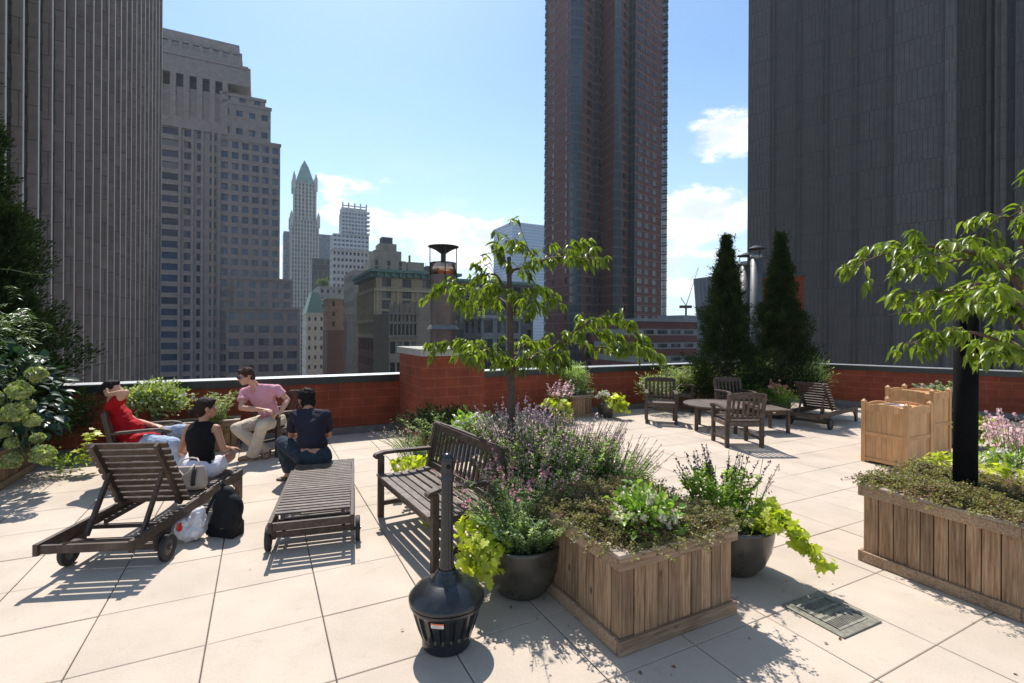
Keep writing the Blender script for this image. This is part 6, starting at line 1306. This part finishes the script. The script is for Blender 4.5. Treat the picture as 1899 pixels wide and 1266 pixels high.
def hair(t, M, P, hs, mat, back=.0, low=-.03, tex=.010, extra=None, front=.052):
    m = MB(); c = P(0, -.018, .042); m.sph(c, (.083*hs, .096*hs, .082*hs), 22, M=M); m.sph(P(0, -.052, low), (.074*hs, .062*hs, .070*hs), 18, M=M); m.sph(P(0, front, .082), (.058*hs, .034*hs, .030*hs), 14, M=M)
    for e in (-1, 1): m.sph(P(e*.064, .012, .030), (.020*hs, .034*hs, .030*hs), 12, M=M)
    if extra: extra(m, P)
    o = remesh(m, 'hair', mat, t, .006, 2); tx = bpy.data.textures.new('tufts', 'CLOUDS'); tx.noise_scale = .022; tx.noise_depth = 2; d = o.modifiers.new('tufts', 'DISPLACE'); d.texture = tx; d.strength = tex*2.6; d.mid_level = .55; return o
def shades(t, M, P, hs):
    m = MB(); bk = flat('sunglass_lens', (.008, .008, .01), .12, 0, .02, 8, .8)
    for e in (-1, 1):
        m.sph(P(e*.033, .092, .010), (.026*hs, .008*hs, .020*hs), 14, M=M); m.cyl(P(e*.058, .088, .016), P(e*.080, .0, .012), .0035*hs, n=6)
    m.cyl(P(-.012, .100, .014), P(.012, .100, .014), .003*hs, n=6); m.build('sunglasses', bk, t, True, world=True)
def shoe(t, J, s, mat, name='shoe', k=1.):
    m = MB(); an = J['an'+s]; toe = J['ft'+s]; d = (toe-an); d.z = 0; d.normalize(); z = min(an.z, toe.z); heel = Vector((an.x, an.y, 0))-d*.05; 
    z0 = max(0, toe.z-.035); heel.z = z0+.045; tp = Vector((toe.x, toe.y, z0+.036)); capsule(m, heel, heel+d*.08, .042*k, .043*k); capsule(m, heel+d*.08, tp, .044*k, .038*k); m.sph(tp, (.045*k, .045*k, .035*k), 12); m.cyl(heel+Vector((0, 0, .0)), Vector((an.x, an.y, an.z+.02)), .044*k, .042*k, 14)
    return remesh(m, name, mat, t, .006, 4)
K1 = skin('light_skin', (.52, .30, .20)); K2 = skin('tanned_skin', (.42, .21, .125)); K3 = skin('pink_skin', (.55, .29, .20))
# --- man in the red shirt
h = lambda x, y, d: D(x, y, d)
J = dict(pelvis=h(256, 817, 6.02), chest=h(221, 774, 5.98), neck=h(207, 744, 5.95), head=h(208, 722, 5.92), face=(.93, .15, .10), hup=(-.4, 0, 1), shr=h(207, 754, 5.83), shl=h(214, 752, 6.14), elr=h(233, 728, 5.74), wrr=h(203, 731, 5.80), hfr=(-.8, .35, .0), pnr=(.2, .9, .3), ell=h(250, 781, 6.22), wrl=h(283, 788, 6.12), hfl=(.9, -.15, -.05), pnl=(0, 0, -1), hpr=h(262, 818, 5.93), hpl=h(262, 814, 6.13), knr=h(322, 824, 5.72), knl=h(338, 797, 6.22), anr=h(338, 868, 5.78), anl=h(380, 845, 6.25), ftr=h(356, 884, 5.76), ftl=h(400, 862, 6.2))
t, J, M, P = person('man in a red t-shirt and pale jeans leaning back with one hand behind his head', J, dict(skin=K1), .98, 1., (.5, .5))
top(t, J, clothm('red_jersey', (.36, .005, .010), .85, .25)); J2 = dict(J); J2['chest'] = J['chest'].lerp(J['pelvis'], .35); m = MB(); M_ = frame(J['knr']-J['hpr']); m.sph(J['pelvis']+UP*.01, (.185, .17, .125), 18, M=M_); m.sph(J['pelvis'].lerp(J['knr'], .22)+UP*.035, (.17, .16, .085), 16, M=M_); m.sph(J['pelvis'].lerp(J['chest'], .5), (.17, .15, .14), 16, M=M_); wrinkle(remesh(m, 'shirt_hem', MATS['red_jersey'], t, .008, 4), .03, .10)
legs(t, J, clothm('pale_denim', (.34, .40, .50), .9, .25, 30)); hair(t, M, P, .98, hairm('dark_hair_a', (.018, .012, .010)), tex=.006)
for s in 'lr': shoe(t, J, s, flat('brown_shoe', (.08, .05, .035), .6))
# --- woman with her back to us, cross-legged
J = dict(pelvis=h(376, 864, 5.02), chest=h(372, 812, 5.02), neck=h(377, 779, 5.05), head=h(383, 757, 5.08), face=(.74, .64, -.05), shl=h(350, 794, 5.06), shr=h(401, 794, 5.04), ell=h(336, 834, 5.10), wrl=h(350, 838, 5.34), hfl=(.7, .6, .0), pnl=(0, 0, -1), elr=h(414, 832, 5.02), wrr=h(424, 831, 5.24), hfr=(.45, .7, -.12), pnr=(0, .2, -1), hpl=h(360, 866, 5.05), hpr=h(392, 868, 5.03), knl=h(340, 842, 5.38), knr=h(428, 846, 5.26), anl=h(408, 872, 5.44), anr=h(392, 868, 5.52), ftl=h(430, 872, 5.50), ftr=h(368, 868, 5.56))
t, J, M, P = person('woman in a black sleeveless top sitting cross-legged with her back to the camera', J, dict(skin=K2), .96, .84, (.35, .35))
Jt = dict(J); Jt['shl'] = J['shl'].lerp(J['neck'], .42)-UP*.03; Jt['shr'] = J['shr'].lerp(J['neck'], .42)-UP*.03; top(t, Jt, clothm('black_knit', (.010, .009, .010), .9, .3), 'tank_top', .84, .012, .1, '', hem=-.02); legs(t, J, clothm('white_cotton', (.66, .63, .68), .85, .12), 'shorts', .9, .016, .52)
def bun(m, P): m.sph(P(-.01, -.125, -.03), (.045, .045, .042), 14); m.sph(P(0, -.085, -.01), (.05, .05, .05), 12); m.sph(P(.0, -.14, -.055), (.03, .03, .03), 10)
hair(t, M, P, .97, hairm('dark_hair_b', (.030, .016, .012)), tex=.004, extra=bun, low=-.025)
# --- man in the pink shirt
J = dict(pelvis=h(506, 778, 7.36), chest=h(487, 738, 7.16), neck=h(474, 713, 7.06), head=h(456, 698, 6.98), face=(-.62, -.76, -.22), shr=h(453, 727, 7.10), shl=h(513, 721, 7.12), elr=h(447, 756, 6.92), wrr=h(488, 760, 6.84), hfr=(.9, -.05, -.05), pnr=(0, .3, -.9), ell=h(533, 741, 7.16), wrl=h(521, 763, 6.96), hfl=(-.5, -.6, -.25), pnl=(-.3, .2, -1), hpr=h(494, 779, 7.38), hpl=h(517, 779, 7.28), knr=h(438, 794, 6.96), knl=h(486, 789, 6.84), anr=h(497, 840, 7.14), anl=h(468, 846, 6.92), ftr=h(493, 853, 6.98), ftl=h(447, 858, 6.84))
t, J, M, P = person('man in a pink v-neck shirt and cream trousers wearing sunglasses', J, dict(skin=K3), 1.07, 1., (.9, .8))
top(t, J, clothm('pink_jersey', (.62, .30, .36), .85, .1), sl=.55, hem=.08); legs(t, J, clothm('cream_chino', (.55, .47, .37), .9, .12), flare=.012); hair(t, M, P, 1.08, hairm('brown_hair', (.055, .028, .016)), tex=.013, low=-.015, front=.050); shades(t, M, P, 1.07)
m = MB(); g0 = J['neck'].lerp(J['chest'], .30)+Vector((-.50, -.80, 0))*.078; Mv = frame((-.5, -.8, .25)); m.sph(g0, (.034, .016, .05), 12, M=Mv); m.build('open_collar', K3, t, True, world=True)
for s in 'lr': shoe(t, J, s, flat('tan_sandal', (.26, .17, .11), .7))
# --- man in navy
J = dict(pelvis=h(581, 838, 5.62), chest=h(576, 793, 5.68), neck=h(572, 757, 5.76), head=h(568, 741, 5.86), face=(-.66, .74, -.16), shl=h(547, 770, 5.74), shr=h(604, 770, 5.74), ell=h(540, 808, 5.86), wrl=h(552, 806, 6.10), hfl=(.55, .7, -.1), pnl=(0, 0, -1), elr=h(609, 806, 5.90), wrr=h(580, 808, 6.14), hfr=(-.7, .5, -.1), pnr=(0, 0, -1), hpl=h(563, 846, 5.62), hpr=h(599, 846, 5.62), knl=h(524, 820, 5.92), knr=h(585, 820, 6.10), anl=h(536, 874, 6.0), anr=h(586, 860, 6.28), ftl=h(523, 889, 6.02), ftr=h(583, 870, 6.45))
t, J, M, P = person('man in a dark navy t-shirt and jeans hunched on the end of the flat lounger', J, dict(skin=K2), 1.12, 1., (.5, .5))
top(t, J, clothm('navy_jersey', (.022, .020, .034), .8, .2), sl=.72, hem=.42); legs(t, J, clothm('dark_denim', (.030, .042, .058), .9, .3, 30), drop=.05); hair(t, M, P, 1.17, hairm('black_hair', (.014, .011, .010)), tex=.013, low=-.035)
shoe(t, J, 'r', flat('brown_shoe', (.08, .05, .035), .6)); m = MB(); ft = J['ftl']; d_ = (J['ftl']-J['anl']); d_.z = 0; d_.normalize(); m.bar(J['anl']-d_*.06-UP*(J['anl'].z-.012), Vector((ft.x, ft.y, .012))+d_*.05, .085, .02); m.bar(Vector((ft.x, ft.y, .04))-d_*.05-Vector((d_.y, -d_.x, 0))*.045, Vector((ft.x, ft.y, .04))-d_*.05+Vector((d_.y, -d_.x, 0))*.045, .02, .07, up=d_); m.build('sandal', flat('brown_sandal', (.07, .04, .03), .6), t, world=True)

# ================================================================ the air over the town
def haze():
    m = bpy.data.materials.new('haze_air'); m.use_nodes = True; N = m.node_tree.nodes; N.clear()
    o = N.new('ShaderNodeOutputMaterial'); v = N.new('ShaderNodeVolumePrincipled'); v.inputs['Color'].default_value = (.80, .90, 1, 1); v.inputs['Density'].default_value = .00015; v.inputs['Anisotropy'].default_value = .3
    m.node_tree.links.new(v.outputs[0], o.inputs['Volume'])
    b = MB(); b.box((0, 300, 40), (1500, 1500, 174.5)); o = b.build('haze', m); o['kind'] = 'stuff'
haze()
